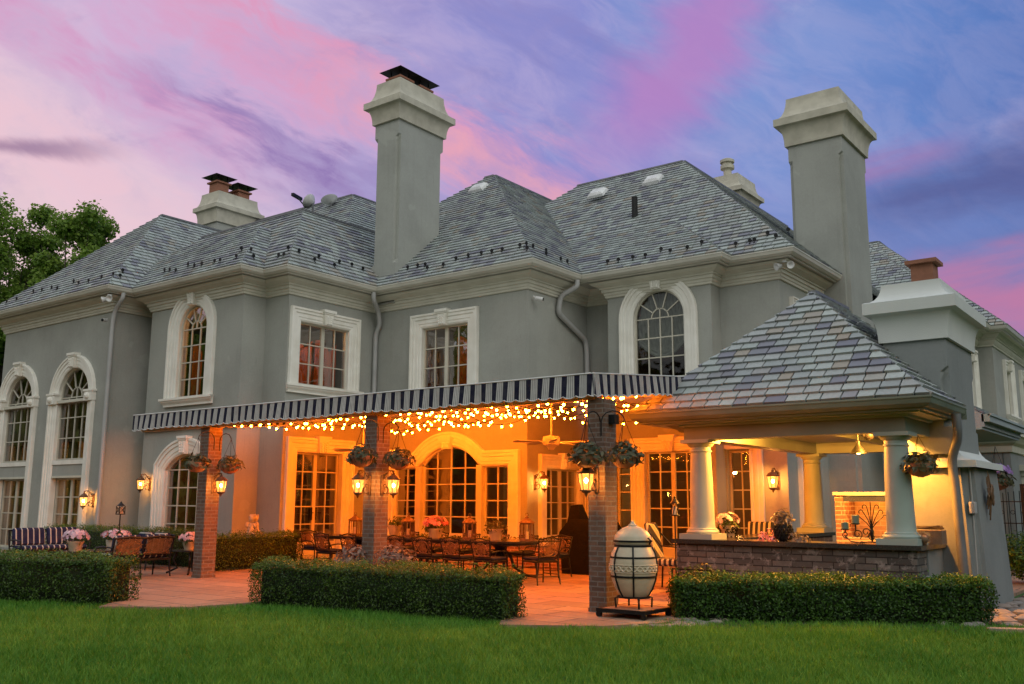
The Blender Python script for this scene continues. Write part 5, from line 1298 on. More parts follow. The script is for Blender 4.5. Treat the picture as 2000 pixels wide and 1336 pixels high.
for dx, ln_, nm in ((-.09, .035, 0), (.10, -.045, 1)): figure(dx, ln_, nm).build('figure', 'stone', o, True)
# ------------------------------------------------------------------ pavilion: slate roof on Tuscan columns over a brick counter
PX0, PX1, PY0, PY1, PZ = -7.60, -3.02, 13.25, 19.6, 2.90
pv = thing('pavilion', 'open pavilion with patchwork slate hip roof on white columns over a brick counter', 'pavilion', (-5.3, 15.5, 0))
pr = roof_block(pv, PX0, PX1, PY0, PY1, PZ, 5.2, .92, 'ABD')
mb = MB(); ring = [(PX0, PY1), (PX0, PY0), (PX1, PY0), (PX1, PY1)]
sweep_plan(mb, ring, [(-.10, PZ-.03), (0, PZ-.03), (.01, PZ), (.03, PZ), (.03, PZ-.025), (.015, PZ-.045), (-.005, PZ-.10), (-.06, PZ-.145), (-.11, PZ-.145), (-.115, PZ-.18), (-.16, PZ-.18)]); mb.build('gutter', 'shaded_eave', pr)
cx0, cx1, cy0, cy1 = -6.66, -3.66, 13.86, 18.95
mb = MB(); sweep_plan(mb, ring, [(-.15, PZ-.175), (-.30, PZ-.18), (-.42, PZ-.20), (-.52, PZ-.25), (-.57, PZ-.27), (-.58, PZ-.30)]); mb.build('soffit', 'shaded_eave', pr)
mb = MB(); bz0, bz1, t = 2.46, 2.66, .17
mb.box(cx0-t, cx1+t, cy0-t, cy0+t, bz0, bz1); mb.box(cx0-t, cx1+t, cy1-t, cy1+t, bz0, bz1); mb.box(cx0-t, cx0+t, cy0+t, cy1-t, bz0, bz1); mb.box(cx1-t, cx1+t, cy0+t, cy1-t, bz0, bz1)
mb.build('beam', 'whitepaint', pv); mb = MB(); mb.box(cx0-t-.02, cx1+t+.02, cy0-t-.022, cy0-t-.002, bz0-.004, bz1+.02); mb.box(cx1+t+.002, cx1+t+.022, cy0-t-.002, cy1+t, bz0-.004, bz1+.02); mb.build('shaded_fascia', 'shaded_eave', pv)  # facing on the outer beam sides, its dark colour stands for their shade
mb = MB(); mb.box(PX0+.2, PX1-.2, PY0+.2, PY1-.2, 2.70, 2.73); mb.box(cx0-.25, cx1+.25, cy0-.25, cy1+.25, 2.66, 2.70)
mb.box(-5.2, -5.1, cy0+t, cy1-t, 2.58, 2.655); mb.build('ceiling', 'whitepaint', pv)
def column(x, y, z0):
    h = bz0-z0; mb = MB(); mb.box(x-.275, x+.275, y-.275, y+.275, z0, z0+.085)
    mb.lathe([(.25, .087), (.257, .11), (.245, .135), (.225, .145), (.225, .16), (.205, .17), (.198, .19), (.192, .3), (.178, h*.6), (.16, h-.22), (.16, h-.2), (.176, h-.19), (.176, h-.175), (.16, h-.165), (.16, h-.12), (.19, h-.10), (.215, h-.065), (.22, h-.055)], (x, y, z0), 36)
    mb.box(x-.235, x+.235, y-.235, y+.235, bz0-.056, bz0-.001); return mb.build('column', 'whitepaint', pv, True)
ct = .91
for x, y in ((cx0, cy0), (cx1, cy0), (cx0, cy1)): column(x, y, ct if y == cy0 else ct+.0)
mb = MB(); mb.box(-7.0, -3.42, 13.62, 14.14, -.1, .84); mb.build('counter_wall', 'darkbrick', pv); mb = MB(); mb.box(-7.0, -6.4, 14.14, 19.2, -.1, .84); mb.build('counter_wall', 'darkbrick', pv)
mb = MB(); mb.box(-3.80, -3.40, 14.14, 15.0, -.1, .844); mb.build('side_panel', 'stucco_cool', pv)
mb = MB(); mb.prism([(-7.06, 13.55), (-3.34, 13.55), (-3.34, 15.0), (-3.9, 15.0), (-3.9, 14.25), (-6.35, 14.25), (-6.35, 19.25), (-7.06, 19.25)], .845, .91, up_T); recalc(mb.build('countertop', 'granite', pv))
mb = MB(); mb.box(-3.40, -3.06, 13.72, 13.95, -.1, .50); mb.build('valve_box', 'stucco_cool', pv)
pipe([(-3.02, 14.7, 2.76), (-3.02, 14.72, 2.50), (-3.05, 14.8, 2.38), (-3.16, 14.86, 2.12), (-3.14, 14.88, 1.7), (-3.10, 14.88, .1)], .065, 'lead', 'downspout', pv)
# the right slope stops against the fireplace stack
def trim_right(o, x=-4.08, y=15.32):
    off = rootloc(o); bm = bmesh.new(); bm.from_mesh(o.data)
    for co, no in (((x-off.x, 0, 0), (1, 0, 0)), ((0, y-off.y, 0), (0, 1, 0))): bmesh.ops.bisect_plane(bm, geom=bm.verts[:]+bm.edges[:]+bm.faces[:], plane_co=co, plane_no=no)
    kill = [f for f in bm.faces if f.calc_center_median().x > x-off.x and f.calc_center_median().y > y-off.y]
    bmesh.ops.delete(bm, geom=kill, context='FACES'); bm.to_mesh(o.data); bm.free()
for o in [pr]+list(pr.children)+[c for c in pv.children if c.name.split('.')[0] in ('beam', 'ceiling', 'shaded_fascia')]: trim_right(o)
MB().box(-3.17, -3.0, 15.315, 15.33, 2.72, 2.90).build('end_cap', 'shaded_eave', pr)
# ------------------------------------------------------------------ fireplace stack at the pavilion's right
fp = thing('outdoor_fireplace', 'grey stucco fireplace stack with pale cap and single terracotta flue beside the pavilion', 'chimney', (-3.5, 16, 0))
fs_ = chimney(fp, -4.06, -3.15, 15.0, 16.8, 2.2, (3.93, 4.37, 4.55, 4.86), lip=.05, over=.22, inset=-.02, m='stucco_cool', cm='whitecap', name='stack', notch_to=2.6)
flue(fs_, -3.58, 15.9, 4.86, .34, .44, False)
mb = MB(); a, b, c, d = -3.95, -2.95, 15.02, 17.0
vs = []; fs = []
for z, g in ((-.2, .10), (2.02, 0)):
    k = .14
    vs += [(a, c-g*.2, z), (b+g-k, c-g*.2, z), (b+g-k, c+k*.5, z), (b+g-k*.35, c+k*.8, z), (b+g-k*.35, c+k*1.5, z), (b+g, c+k*1.6, z), (b+g, d+g, z), (a, d+g, z)]
for i in range(8): j = (i+1) % 8; fs.append((i, j, j+8, i+8))
mb.add(vs, fs+[tuple(range(8, 16))]); mb.build('body', 'stucco_cool', fp)
mb = MB(); prof = [(-.02, 2.0), (.10, 2.0), (.10, 2.10)]+[(.10-.36*math.sin(t), 2.10+.36*(1-math.cos(t))) for t in (.25, .5, .75, 1.0, 1.25, 1.45)]+[(-.30, 2.46), (-.30, 2.54), (-.34, 2.54)]
sweep_plan(mb, [(-3.4, 15.02), (-2.95, 15.02), (-2.95, 17.0)], prof); mb.add([(-3.9, 14.93, 2.0), (-2.86, 14.93, 2.0), (-2.86, 17, 2.0), (-3.9, 17, 2.0)], [(3, 2, 1, 0)]); mb.build('shoulder', 'whitecap', fp, True)
# wall sculpture, meter box
o = thing('wall_sculpture', 'dark bundle of rusted metal reeds hung on the fireplace stack', 'wall art', (-2.88, 15.75, 1.6)); mb = MB()
for k in range(13):
    y = 15.75+(k-6)*.028; z0, z1 = 1.35+.22*abs(k-6)/6+random.uniform(-.16, .1), 1.92-.03*abs(k-6)+random.uniform(-.06, .08)
    mb.tube([(-2.87, y+random.uniform(-.03, .03), z0), (-2.83, y, (z0+z1)/2), (-2.86, y+random.uniform(-.05, .05), z1)], .012, 5, .006)
for k in range(9): mb.sphere((-2.82, 15.75+random.uniform(-.07, .07), 1.6+random.uniform(-.15, .15)), .05, 7, 5, (.4, 1, 1.3))
mb.build('reeds', 'bronze', o)
o = thing('meter_box', 'small grey electric box with conduit in the corner groove of the stack', 'electrical box', (-2.98, 15.12, 1.35)); MB().bevbox(-3.02, -2.93, 15.05, 15.18, 1.33, 1.50, .008).build('box', 'pipe', o)
MB().tube([(-2.98, 15.12, .2), (-2.98, 15.12, 1.34)], .014, 6).build('conduit', 'pipe', o); MB().tube([(-2.98, 15.12, 1.5), (-2.98, 15.12, 1.96)], .014, 6).build('conduit', 'pipe', o)
# brick barbecue alcove
bb = thing('brick_barbecue', 'lit orange firebrick barbecue alcove behind the counter', 'barbecue', (-4.5, 15.3, 0)); a, b, c, d = -5.02, -3.92, 15.25, 15.95
MB().box(a, b, c, d, 0, .90).build('base', 'firebrick', bb); MB().box(a, a+.13, c, d, .90, 1.60).build('side_wall', 'redbrick', bb); MB().box(b-.03, b+.2, c+.02, d, .90, 1.60).build('side_wall', 'firebrick', bb)
MB().box(a+.13, b-.03, d-.1, d, .90, 1.60).build('back_wall', 'firebrick', bb); MB().box(a-.02, b, c-.02, d+.02, 1.60, 1.65).build('coping', 'limestone', bb)
mb = MB()
for k in range(14): mb.tube([(a+.18+k*.065, c+.02, .945), (a+.18+k*.065, d-.12, .945)], .007, 5)
mb.tube([(a+.14, c+.03, .935), (b-.04, c+.03, .935)], .009, 5); mb.build('grate', 'steel', bb)
MB().box(a+.16, b-.06, c+.08, c+.14, 1.52, 1.58).build('hood_light', 'hoodlamp', bb); MB().box(a+.14, b-.04, c+.0, c+.05, 1.50, 1.595).build('hood', 'steel', bb)
# pendants
def pendant(x, y, z, label):
    o = thing('pendant_lamp', label, 'lamp', (x, y, z), 'pendant lamps in the pavilion')
    MB().tube([(x, y, z+.15), (x, y, 2.58)], .008, 6).build('cord', 'black', o)
    mb = MB(); mb.lathe([(.125, 0), (.115, .02), (.06, .10), (.035, .13), (.03, .19), (.01, .2)], (x, y, z), 20, cap=False); mb.lathe([(.12, .003), (.108, .02), (.055, .095), (.03, .12)], (x, y, z), 20, cap=False); mb.build('shade', 'black', o, True)
    MB().sphere((x, y, z+.03), .04, 12, 8).build('bulb', 'lampbulb', o); return o
q = at(1677, 886, Y=14.6); pendant(q[0], q[1], q[2], 'bronze cone pendant lamp hanging over the counter')
for x, lab in ((-5.95, 'flush ceiling lamp inside the pavilion behind the front beam at left'), (-3.95, 'flush ceiling lamp inside the pavilion behind the front beam at right')):
    o = thing('ceiling_lamp', lab, 'lamp', (x, 14.45, 2.66), 'flush lamps on the pavilion ceiling'); MB().lathe([(.09, .0), (.10, -.015), (.08, -.02), (.01, -.02)], (x, 14.45, 2.66), 20).build('base', 'bronze', o)
    MB().lathe([(.075, -.021), (.07, -.05), (.04, -.075), (.005, -.08)], (x, 14.45, 2.66), 16).build('globe', 'lampglass', o, True)
    l = bpy.data.lights.new('lamp_light', 'POINT'); l.energy = 560; l.color = (1, .36, .045); l.shadow_soft_size = .04; lo = link(bpy.data.objects.new('lamp_light', l), o); lo.location = (0, 0, -.10)
o = thing('outdoor_speaker', 'small round dark speaker under the pavilion ceiling', 'speaker', (-4.25, 14.7, 2.5)); MB().sphere((-4.27, 14.7, 2.50), .085, 14, 9).build('body', 'black', o, True); MB().tube([(-4.27, 14.7, 2.56), (-4.27, 14.7, 2.66)], .012, 6).build('stem', 'black', o)
# hanging baskets
q = at(1797, 910, Y=13.75); basket(q[0], q[1], q[2]+.02, 0, 0, 'brown hanging basket of dark leaves right of the white column', 21, q[2]+.42, False, .18, 'terra')
q = at(1948, 930, Y=17.6); bs_ = basket(q[0], q[1], q[2]-.06, 0, 0, 'hanging basket with violet flowers behind the fireplace stack', 22, q[2]+.5, False, .16, 'terra'); blooms(bs_, (q[0], q[1], q[2]+.06), .22, .14, 40, .06, 'purple', 5)
# ------------------------------------------------------------------ things on the counter
def on(px, Y, z=ct): q = at(*px, Y=Y); return Vector((q[0], q[1], z))
c = on((1530, 1045), 13.85); o = thing('planter_urn', 'dark scaled urn with purple-leaved trailing plant on the counter', 'planter', c)
MB().lathe([(.06, 0), (.085, .02), (.12, .09), (.13, .17), (.11, .24), (.10, .25), (.01, .24)], c, 18).build('urn', 'black', o, True)
mb = MB()
for r_ in range(5):
    for k in range(14): a = (k+.5*(r_ % 2))*2*math.pi/14; rad = .10+.035*math.sin(r_/4*2.6); mb.sphere((c.x+rad*math.cos(a), c.y+rad*math.sin(a), c.z+.05+r_*.04), .022, 6, 4, (1, 1, 1.3))
mb.build('scales', 'black', o, True)
plant(o, 'foliage', c+Vector((0, 0, .36)), .16, .12, 190, .11, 'begonia', 31, .4, 3.2); plant(o, 'trailing_leaves', c+Vector((.20, -.02, .06)), .20, .07, 90, .075, 'begonia', 32, .6, 2); plant(o, 'trailing_leaves', c+Vector((-.22, -.05, .09)), .16, .10, 70, .075, 'pink', 33, .6, 2)
c = at(1422, 1025, Y=15.0); c.z = .86
t = thing('patio_table', 'dark round table under the mosaic pot inside the pavilion', 'table', (c.x+.1, 15.3, 0)); MB().lathe([(.62, .80), (.64, .83), (.64, .86), (.01, .86)], (c.x+.25, 15.3, 0), 28).build('tabletop', 'granite', t, True); MB().lathe([(.3, 0), (.28, .04), (.06, .1), (.06, .8)], (c.x+.25, 15.3, 0), 14).build('pedestal', 'black', t, True)
o = pot_plant((c.x, 15.0, .86), 'black and white mosaic pot of pale pink flowers on the pavilion table', .14, .24, 'cream', flower='palepink', seed=41, rx=.20, rz=.13, nf=30, fs=.06); mb = MB()
rs = random.Random(4)
for k in range(120): a = rs.uniform(0, 6.28); h = rs.uniform(.02, .22); r_ = .145*(.70+.38*min(1, h/.2)); mb.sphere((c.x+r_*math.cos(a), 15+r_*math.sin(a), .86+h), .014, 5, 3)
mb.build('mosaic', 'black', o)
def cush_chair(label, c, rz):
    o = thing('cushioned_chair', label, 'chair', c); L = lambda x, y, z: (c[0]+math.cos(rz)*x-math.sin(rz)*y, c[1]+math.sin(rz)*x+math.cos(rz)*y, c[2]+z)
    for x in (-.25, .25):
        for y in (-.25, .25): MB().tube([L(x, y, .4), L(x*1.05, y*1.1, 0)], .016, 6).build('leg', 'black', o)
    mb = MB(); mb.bevbox(-.27, .27, -.27, .27, .40, .52, .03); mb.v = [L(*v) for v in mb.v]; mb.build('seat', 'cushionx', o, True)
    mb = MB(); mb.bevbox(-.25, .25, -.30, -.20, .5, 1.12, .03); mb.v = [L(v[0], v[1]-(v[2]-.5)*.22, v[2]) for v in mb.v]; mb.build('backrest', 'cushionx', o, True)
    for x in (-.28, .28): MB().tube([L(x, -.3, .95), L(x, -.1, .74), L(x, .22, .72), L(x, .26, .42)], .016, 6).build('armrest', 'black', o)
    return o
q = at(1312, 1060, Y=15.0); cush_chair('tall striped cushion chair left of the front column', (q[0], 15.0, 0), R(-80))
q = at(1480, 1030, Y=17.2); cush_chair('striped cushion chair in front of the grey wall inside the pavilion', (q[0], 17.3, 0), R(200)); q = at(1450, 1030, Y=17.2); 
# shepherd's hook lantern in front of the counter end
q = at(1318, 1000, Y=13.3); o = thing('garden_torch', 'dark wire lantern on a black pole at the left end of the brick counter', 'lantern', (q[0], q[1], 0)); x, y, z = q
MB().tube([(x, y, -.05), (x, y, z-.06)], .012, 6).build('post', 'black', o); mb = MB(); mb.lathe([(.075, -.06), (.08, -.05), (.075, -.04)], (x, y, z), 10)
for k in range(8): a = k*.785; mb.tube([(x+.07*math.cos(a), y+.07*math.sin(a), z-.05), (x+.055*math.cos(a+.4), y+.055*math.sin(a+.4), z+.05), (x+.065*math.cos(a+.8), y+.065*math.sin(a+.8), z+.13)], .006, 4)
mb.lathe([(.085, .13), (.03, .19), (.012, .21), (.02, .23), (.004, .25)], (x, y, z), 10); mb.build('cage', 'black', o); MB().lathe([(.04, -.04), (.04, .08)], (x, y, z), 10).build('candle', 'cream', o)
# candle scroll
c = on((1690, 1062), 13.78); o = thing('candle_stand', 'black scrolled iron candle stand with two sage candles and a fan of curls', 'candle holder', c); mb = MB()
def P_(u, v): return (c.x+u, c.y, c.z+v)
def spiral(u, v, r, a0, turns, tr=.008): mb.tube([P_(u+r*(1-.75*i/22)*math.cos(a0+turns*i/22), v+r*(1-.75*i/22)*math.sin(a0+turns*i/22)) for i in range(23)], tr, 5)
mb.tube([P_(-.28, .10), P_(-.2, .03), P_(-.08, .01), P_(.05, .03), P_(.2, .02)], .009, 5)
spiral(-.27, .12, .05, R(-60), -8); spiral(-.10, .13, .07, R(-60), 8); spiral(.02, .16, .07, R(-90), 8); spiral(-.05, -.0, .035, 0, 7, .006)
mb.tube([P_(-.27, .16), P_(-.27, .19)], .01, 5); mb.tube([P_(-.12, .18), P_(-.12, .27)], .01, 5)
for u, v in ((-.27, .19), (-.12, .27)): mb.lathe([(.01, -.01), (.06, .0), (.06, .012)], P_(u, v), 14)
for k in range(-3, 4):
    s = 1 if k > 0 else -1; a = abs(k)*.30; pts = [P_(.10+s*.16*abs(k)/3*f**1.6, .18+(.40-.07*abs(k))*f) for f in (0, .3, .6, .85, 1)]; e = pts[-1]
    pts += [(e[0]+s*(.03-.03*math.cos(t)), e[1], e[2]+.03*math.sin(t)) for t in (.8, 1.6, 2.4, 3.2, 4.0)] if k else []; mb.tube(pts, .007, 5)
mb.lathe([(.012, .03), (.03, .17), (.02, .2)], P_(.10, 0), 8); spiral(.10, .10, .06, R(90), 7); mb.build('scrollwork', 'black', o)
for u, v, h in ((-.27, .20, .095), (-.12, .28, .115)): MB().lathe([(.052, 0), (.052, h-.005), (.046, h), (.01, h-.008)], P_(u, v), 16).build('candle', 'green_candle', o, True)
# clutter at the right end
c = on((1805, 1058), 13.85); o = thing('glass_globe', 'amber glass globe on the counter right of the front column', 'glass globe', c); MB().sphere((c.x, c.y, c.z+.095), .095, 18, 12).build('globe', 'clear', o, True); MB().lathe([(.03, 0), (.035, .02), (.03, .035)], c, 10).build('base', 'bronze', o); MB().sphere((c.x, c.y, c.z+.075), .06, 10, 6).build('filling', 'wood', o, True)
c = on((1822, 1045), 14.35); o = thing('firewood_crate', 'dark wooden crate of tools and kindling at the counter end', 'crate', c); MB().box(c.x-.17, c.x+.15, c.y-.14, c.y+.14, c.z, c.z+.19).build('crate', 'wood', o); mb = MB()
for k in range(6): mb.tube([(c.x-.3+random.uniform(0, .1), c.y-.1+k*.04, c.z+.20+random.uniform(0, .04)), (c.x+.08+random.uniform(0, .1), c.y-.1+k*.04, c.z+.21+random.uniform(0, .05))], .012, 5)
mb.build('kindling', 'bark', o)
c = on((1773, 1040), 14.75); o = thing('fire_extinguisher', 'red fire extinguisher behind the front right column', 'fire extinguisher', c); MB().lathe([(.06, 0), (.075, .01), (.075, .27), (.06, .33), (.02, .37), (.02, .41)], c, 18).build('cylinder', 'red', o, True)
mb = MB(); mb.bar(c+Vector((-.02, 0, .43)), c+Vector((.10, 0, .46)), .03, .02); mb.tube([c+Vector((.02, 0, .42)), c+Vector((.10, 0, .40)), c+Vector((.11, 0, .25)), c+Vector((.08, 0, .1))], .012, 6); mb.build('valve', 'black', o)
c = on((1606, 1030), 17.0); o = thing('shell_bowl', 'cream shell-shaped bowl on the rear counter', 'bowl', (c.x, c.y, ct)); MB().box(c.x-.5, c.x+.45, 16.7, 17.4, 0, ct-.001).build('stand', 'redbrick', o) if 0 else None
o.location.z = ct; cc = Vector((-6.66, 18.0, ct)); 
MB().lathe([(.05, 0), (.14, .06), (.17, .12), (.16, .12), (.04, .03)], (-6.45, 17.6, ct), 16).build('bowl', 'cream', o, True); o.location = (-6.45, 17.6, ct); o.children[0].location = (0, 0, 0)
# ------------------------------------------------------------------ ceramic cooker on its dolly
kx, ky = -6.36, 11.12; kz = .25; KS = .845
k = thing('ceramic_grill', 'beige ceramic egg-shaped cooker with black bands and braided relief, on a wheeled dolly', 'grill', (kx, ky, 0))
MB().lathe([(.17, 0), (.19, .02), (.24, .12), (.285, .26), (.305, .40), (.31, .50), (.305, .56), (.285, .66), (.25, .74), (.235, .78), (.235, .80)], (kx, ky, kz), 40).build('body', 'ceramic', k, True)
MB().lathe([(.238, .802), (.25, .815), (.25, .86), (.245, .875), (.245, .91), (.235, .93), (.20, .985), (.15, 1.03), (.10, 1.06), (.06, 1.075), (.06, 1.09), (.045, 1.10), (.025, 1.125), (.02, 1.15), (.005, 1.16)], (kx, ky, kz), 40).build('lid', 'ceramic', k, True)
mb = MB()
for ph in (0, math.pi): mb.tube([(kx+.309*math.cos(a), ky+.309*math.sin(a), kz+.43+.035*math.sin(a*14+ph)) for a in np.linspace(0, 2*math.pi, 169)[:-1]], .014, 5, closed=True)
for z, r_ in ((.375, .305), (.49, .313)): mb.tube([(kx+r_*math.cos(a), ky+r_*math.sin(a), kz+z) for a in np.linspace(0, 2*math.pi, 49)[:-1]], .010, 5, closed=True)
mb.build('braid', 'ceramic', k, True)
mb = MB()
def band(z, r_, w=.03): mb.lathe([(r_+.002, z-w/2), (r_+.01, z-w/2), (r_+.01, z+w/2), (r_+.002, z+w/2)], (kx, ky, kz), 40, cap=False)
band(.31, .293); band(.60, .298, .026); band(.775, .238, .035); band(.845, .248, .03)
for a in (R(-60), R(20), R(100), R(180), R(250)):
    pts = [(kx+r_*math.cos(a), ky+r_*math.sin(a), kz+z) for r_, z in ((.18, 0), (.25, .12), (.293, .26), (.315, .42), (.316, .52), (.295, .66), (.25, .76))]; mb.tube(pts, .012, 6)
mb.tube([(kx+.26, ky-.02, kz+.80), (kx+.30, ky-.05, kz+.86), (kx+.26, ky-.06, kz+.90)], .014, 6); mb.build('band', 'black', k, True)
mb = MB()
for a in range(4): t = R(45+90*a); mb.tube([(kx+.2*math.cos(t), ky+.2*math.sin(t), kz), (kx+.25*math.cos(t), ky+.25*math.sin(t), kz-.02), (kx+.24*math.cos(t), ky+.24*math.sin(t), .11)], .014, 6)
mb.lathe([(.2, -.015), (.22, -.015), (.22, .01), (.2, .01)], (kx, ky, kz), 28, cap=False); mb.build('stand', 'black', k)
mb = MB(); s = .36; mb.box(kx-s, kx+s, ky-s, ky-s+.05, .065, .11); mb.box(kx-s, kx+s, ky+s-.05, ky+s, .065, .11); mb.box(kx-s, kx-s+.05, ky-s+.05, ky+s-.05, .065, .11); mb.box(kx+s-.05, kx+s, ky-s+.05, ky+s-.05, .065, .11); mb.build('dolly', 'black', k)
MB().box(kx-s+.05, kx+s-.05, ky-s+.05, ky+s-.05, .09, .108).build('tray', 'terra', k)
for i in (-1, 1):
    for j in (-1, 1): MB().lathe([(.012, -.018), (.04, -.018), (.04, .018), (.012, .018)], (0, 0, 0), 14, lambda x, y, z: (kx+i*(s-.03)+x, ky+j*(s-.03)+z, .0+y+.005+.03)).build('caster', 'black', k)
for o in k.children:
    if o.name.split('.')[0] in ('body', 'lid', 'braid', 'band'):
        for v in o.data.vertices: v.co.z = kz+(v.co.z-kz)*KS
# wrought iron screen and a low plant between cooker and counter
q = at(1290, 1200, Z=0); o = thing('iron_screen', 'black scrolled iron panel between the cooker and the hedge', 'screen', (-6.1, 12.1, 0)); mb = MB(); x0, x1, y = -6.35, -5.75, 12.2
for a, b in (((x0, 0), (x0, .55)), ((x1, 0), (x1, .55)), ((x0, .08), (x1, .08)), ((x0, .55), (x1, .55))): mb.bar((a[0], y, a[1]), (b[0], y, b[1]), .022)
for cx_ in (x0+.15, x0+.45):
    for cz in (.2, .42):
        for sg_ in (1, -1): mb.tube([(cx_+sg_*.1*(1-.7*i/18)*math.cos(i*.42), y, cz+.1*(1-.7*i/18)*math.sin(i*.42)) for i in range(19)], .009, 5)
mb.build('scrollwork', 'black', o)
MB().box(x0, x1, y+.05, y+.55, 0, .42).build('trough', 'black', o)
o = thing('potted_plant', 'low leafy plant in the dark trough behind the ceramic cooker', 'potted plant', (-6.0, 12.5, .42)); plant(o, 'foliage', (-6.05, 12.5, .46), .34, .16, 260, .09, 'potleaf', 51, .2)
# ------------------------------------------------------------------ right side: stones, gate, shrub, floodlights
n = 420; rs = np.random.RandomState(3); vs = MB()
for i in range(n):
    x = rs.uniform(-3.1, -.2); y = 12.9+(x+3.1)*.35+rs.uniform(0, 5.2)
    if x < -2.8 and y > 14.9: continue
    vs.sphere((x, y, -.03), rs.uniform(.05, .12), 7, 5, (rs.uniform(.8, 1.5), rs.uniform(.8, 1.3), .5))
for i in range(110):
    x = rs.uniform(-6.2, -5.3); y = 10.15+(x+6.2)*.9+rs.uniform(0, .9); vs.sphere((x, y, -.03), rs.uniform(.03, .075), 7, 5, (1.3, 1, .55))
tag(vs.build('river_stones', 'pebble', None, True), 'rounded grey and tan river stones in the beds at the right', 'stones', kind='stuff')
tag(recalc(MB().prism([(-2.4, 12.55), (-1.2, 13.1), (-1.25, 13.25), (-2.45, 12.7)], -.06, .02, up_T).build('stone_edging', 'pebble')), 'pale stone edging strip between lawn and river stones', 'edging')
gt = thing('iron_gate', 'black iron gate with pointed bars at the right edge', 'gate', (-3.8, 27.5, 0)); mb = MB(); mb.box(-4.98, -4.88, 27.45, 27.55, 0, 2.1); mb.box(-4.25, -4.15, 27.45, 27.55, 0, 2.0); mb.build('post', 'black', gt); mb = MB()
for x in np.arange(-4.8, -2.2, .13): mb.tube([(x, 27.5, .1), (x, 27.5, 1.75+.08*math.sin((x+4.8)*2.4))], .012, 5)
for z in (.15, 1.0, 1.55): mb.bar((-4.9, 27.5, z), (-2.2, 27.5, z), .03, .025)
for x in np.arange(-4.73, -2.3, .26): mb.tube([(x+.05*math.cos(t), 27.5, 1.28+.05*math.sin(t)) for t in np.linspace(0, 6.28, 11)[:-1]], .008, 4, closed=True)
mb.build('bars', 'black', gt)
o = thing('brick_pier', 'narrow dark brick pier behind the fireplace stack beside the gate', 'pier', (-5.1, 27.5, 0)); MB().box(-5.35, -5.0, 27.35, 27.7, -.1, 2.2).build('shaft', 'darkbrick', o); MB().box(-5.4, -4.95, 27.3, 27.75, 2.2, 2.27).build('coping', 'limestone', o)
o = thing('shrub', 'rounded dark shrub at the right edge behind the river stones', 'shrub', (-3.2, 20.3, 0)); plant(o, 'foliage', (-3.15, 20.4, .52), .62, .45, 3800, .075, 'yew', 61); MB().tube([(-3.15, 20.4, -.05), (-3.15, 20.4, .6)], .05, 6).build('stem', 'bark', o)
def floodlight(p, label, A):
    o = thing('flood_light', label, 'flood light', p, 'white security lights'); p = Vector(p)
    for s in (-1, 1):
        d = Vector((s*.6, -.8 if A else -.5, -.35)).normalized(); c = p+Vector((s*.13, -.05, -.1)); mb = MB(); q = d.to_track_quat('Z', 'Y').to_matrix()
        mb.lathe([(.03, -.08), (.05, -.03), (.09, .07), (.092, .08), (.07, .075), (.02, .03)], (0, 0, 0), 14, lambda x, y, z: c+q@Vector((x, y, z))); mb.build('lamp_head', 'white', o, True)
    MB().lathe([(.06, -.02), (.06, .02)], p, 12).build('base', 'white', o)
floodlight((-24.1, 13.5, 7.05), 'twin white flood light under the left wing eave', True); floodlight((-7.72, 20.82, 7.05), 'twin white flood light under the right corner eave', True)
def seccam(p, label, d):
    o = thing('security_camera', label, 'camera', p, 'small white security cameras'); p = Vector(p); d = Vector(d).normalized(); MB().tube([p, p+d*.2], .05, 12).build('body', 'white', o); MB().tube([p+d*.2, p+d*.21], .042, 12).build('lens', 'black', o)
    MB().tube([p, p-Vector((d.x*.05, d.y*.05, -.05))], .02, 8).build('mount', 'white', o)
seccam((-24.62, 13.75, 6.45), 'white bullet camera below the left wing cornice', (.5, -.8, -.15)); seccam((-13.3, 18.6, 6.5), 'small camera near the corner below the cornice', (.8, .35, -.2))
def dish(p, label, r, d, lnb):
    o = thing('satellite_dish', label, 'satellite dish', p, 'satellite dishes on the roof'); p = Vector(p); q = Vector(d).normalized().to_track_quat('Z', 'Y').to_matrix(); T = lambda x, y, z: p+q@Vector((x, y*.85, z))
    MB().lathe([(.01, 0), (r*.5, .04), (r, .15), (r*1.02, .15), (r*.5, .02), (.01, -.02)], (0, 0, 0), 28, T).build('reflector', 'white', o, True); MB().tube([p, p+Vector((0, .1, -.6))], .03, 8).build('mast', 'lead', o)
    if lnb: mb = MB(); mb.tube([T(0, -r*.9, .12), T(0, -r*.3, .6)], .02, 6); mb.bar(T(-.25, -r*.3, .6), T(.25, -r*.3, .6), .09); mb.build('feed_arm', 'black', o)
q = on_slope((600, 394), 14.75, .99); dish((q[0], q[1]+.2, q[2]), 'round satellite dish with feed arm on the left ridge', .27, (-.75, -.25, .5), True); q = on_slope((650, 404), 16.75, .95); dish((q[0], q[1]-.1, q[2]+.12), 'plain back-turned satellite dish to the right of the one with the arm', .33, (-.45, -.1, .9), False)
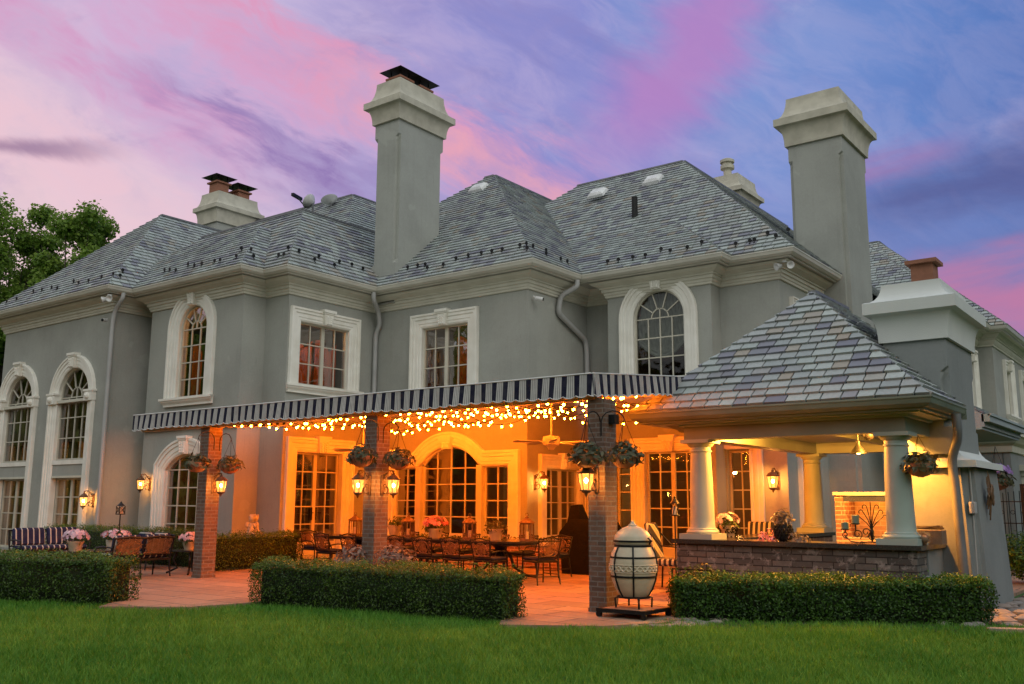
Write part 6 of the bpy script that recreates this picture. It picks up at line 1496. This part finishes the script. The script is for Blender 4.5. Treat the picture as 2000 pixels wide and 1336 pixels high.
# trees beyond the wing, and the wood behind the viewer that the panes mirror
def tree_at(x, **k): q = at(x, 965, Y=30); return Vector((q[0], 30, 0))
tree('tall leafy maple at the left edge behind the left wing roof', tree_at(-25), 22.3, 5.0, 64000, .25, 3, blobs=64)
tree('smaller maple with open twiggy crown reaching toward the twin-flue chimney', tree_at(112), 20.4, 3.4, 40000, .23, 9, blobs=52)
n = 30000; a = np.random.uniform(R(172), R(432), n); rr_ = 46+np.random.normal(0, 3, n); hgt = 15+3*np.sin(a*9)+2*np.sin(a*23+1)
P = np.stack([rr_*np.cos(a)-6, rr_*np.sin(a)+6, np.random.rand(n)*hgt], 1); cw = MB(); m_ = 60
vs = []; fs = []
for i in range(m_+1): t = R(172)+R(260)*i/m_; vs += [(48*math.cos(t)-6, 48*math.sin(t)+6, -.1), (48*math.cos(t)-6, 48*math.sin(t)+6, 13)]
fs = [(2*i, 2*i+2, 2*i+3, 2*i+1) for i in range(m_)]; cw.add(vs, fs)
tag(leaf_mesh('wood', 'tree', P, P*[[-1, -1, .3]]/46, 1.0, None, 1.3, None, .8, cw), 'dense wood of tall trees behind the viewer, seen only in the panes', 'wood', kind='stuff')
# rooms: a few lit chandeliers
def chandelier(p, label, n=6, e=None):
    o = thing('chandelier', label, 'chandelier', p, 'chandeliers lit inside the house'); p = Vector(p); mb = MB(); mb.tube([p+Vector((0, 0, 1.0)), p], .012, 5)
    for k in range(n): a = 2*math.pi*k/n; d = Vector((math.cos(a), math.sin(a), 0)); mb.tube([p, p+d*.15+Vector((0, 0, -.08)), p+d*.28, p+d*.3+Vector((0, 0, .06))], .009, 5)
    mb.build('arms', 'bronze', o)
    for k in range(n): a = 2*math.pi*k/n; MB().sphere(p+Vector((math.cos(a)*.3, math.sin(a)*.3, .10)), .035, 8, 5).build('bulb', 'roombulb', o)
chandelier((-22.0, 16.9, 5.9), 'lit chandelier in the upstairs room behind the arched landing window'); chandelier((-16.6, 20.6, 5.5), 'lit chandelier upstairs behind the window beside the tall chimney'); chandelier((-20.4, 16.6, 5.75), 'lit chandelier upstairs behind the double window over the awning')
chandelier((-10.3, 22.8, 2.15), 'lit chandelier in the kitchen behind the right french doors'); chandelier((-28.2, 16.2, 2.0), 'lit chandelier in the left wing room'); chandelier((-15.2, 21.2, 2.2), 'lit chandelier behind the three-part window')
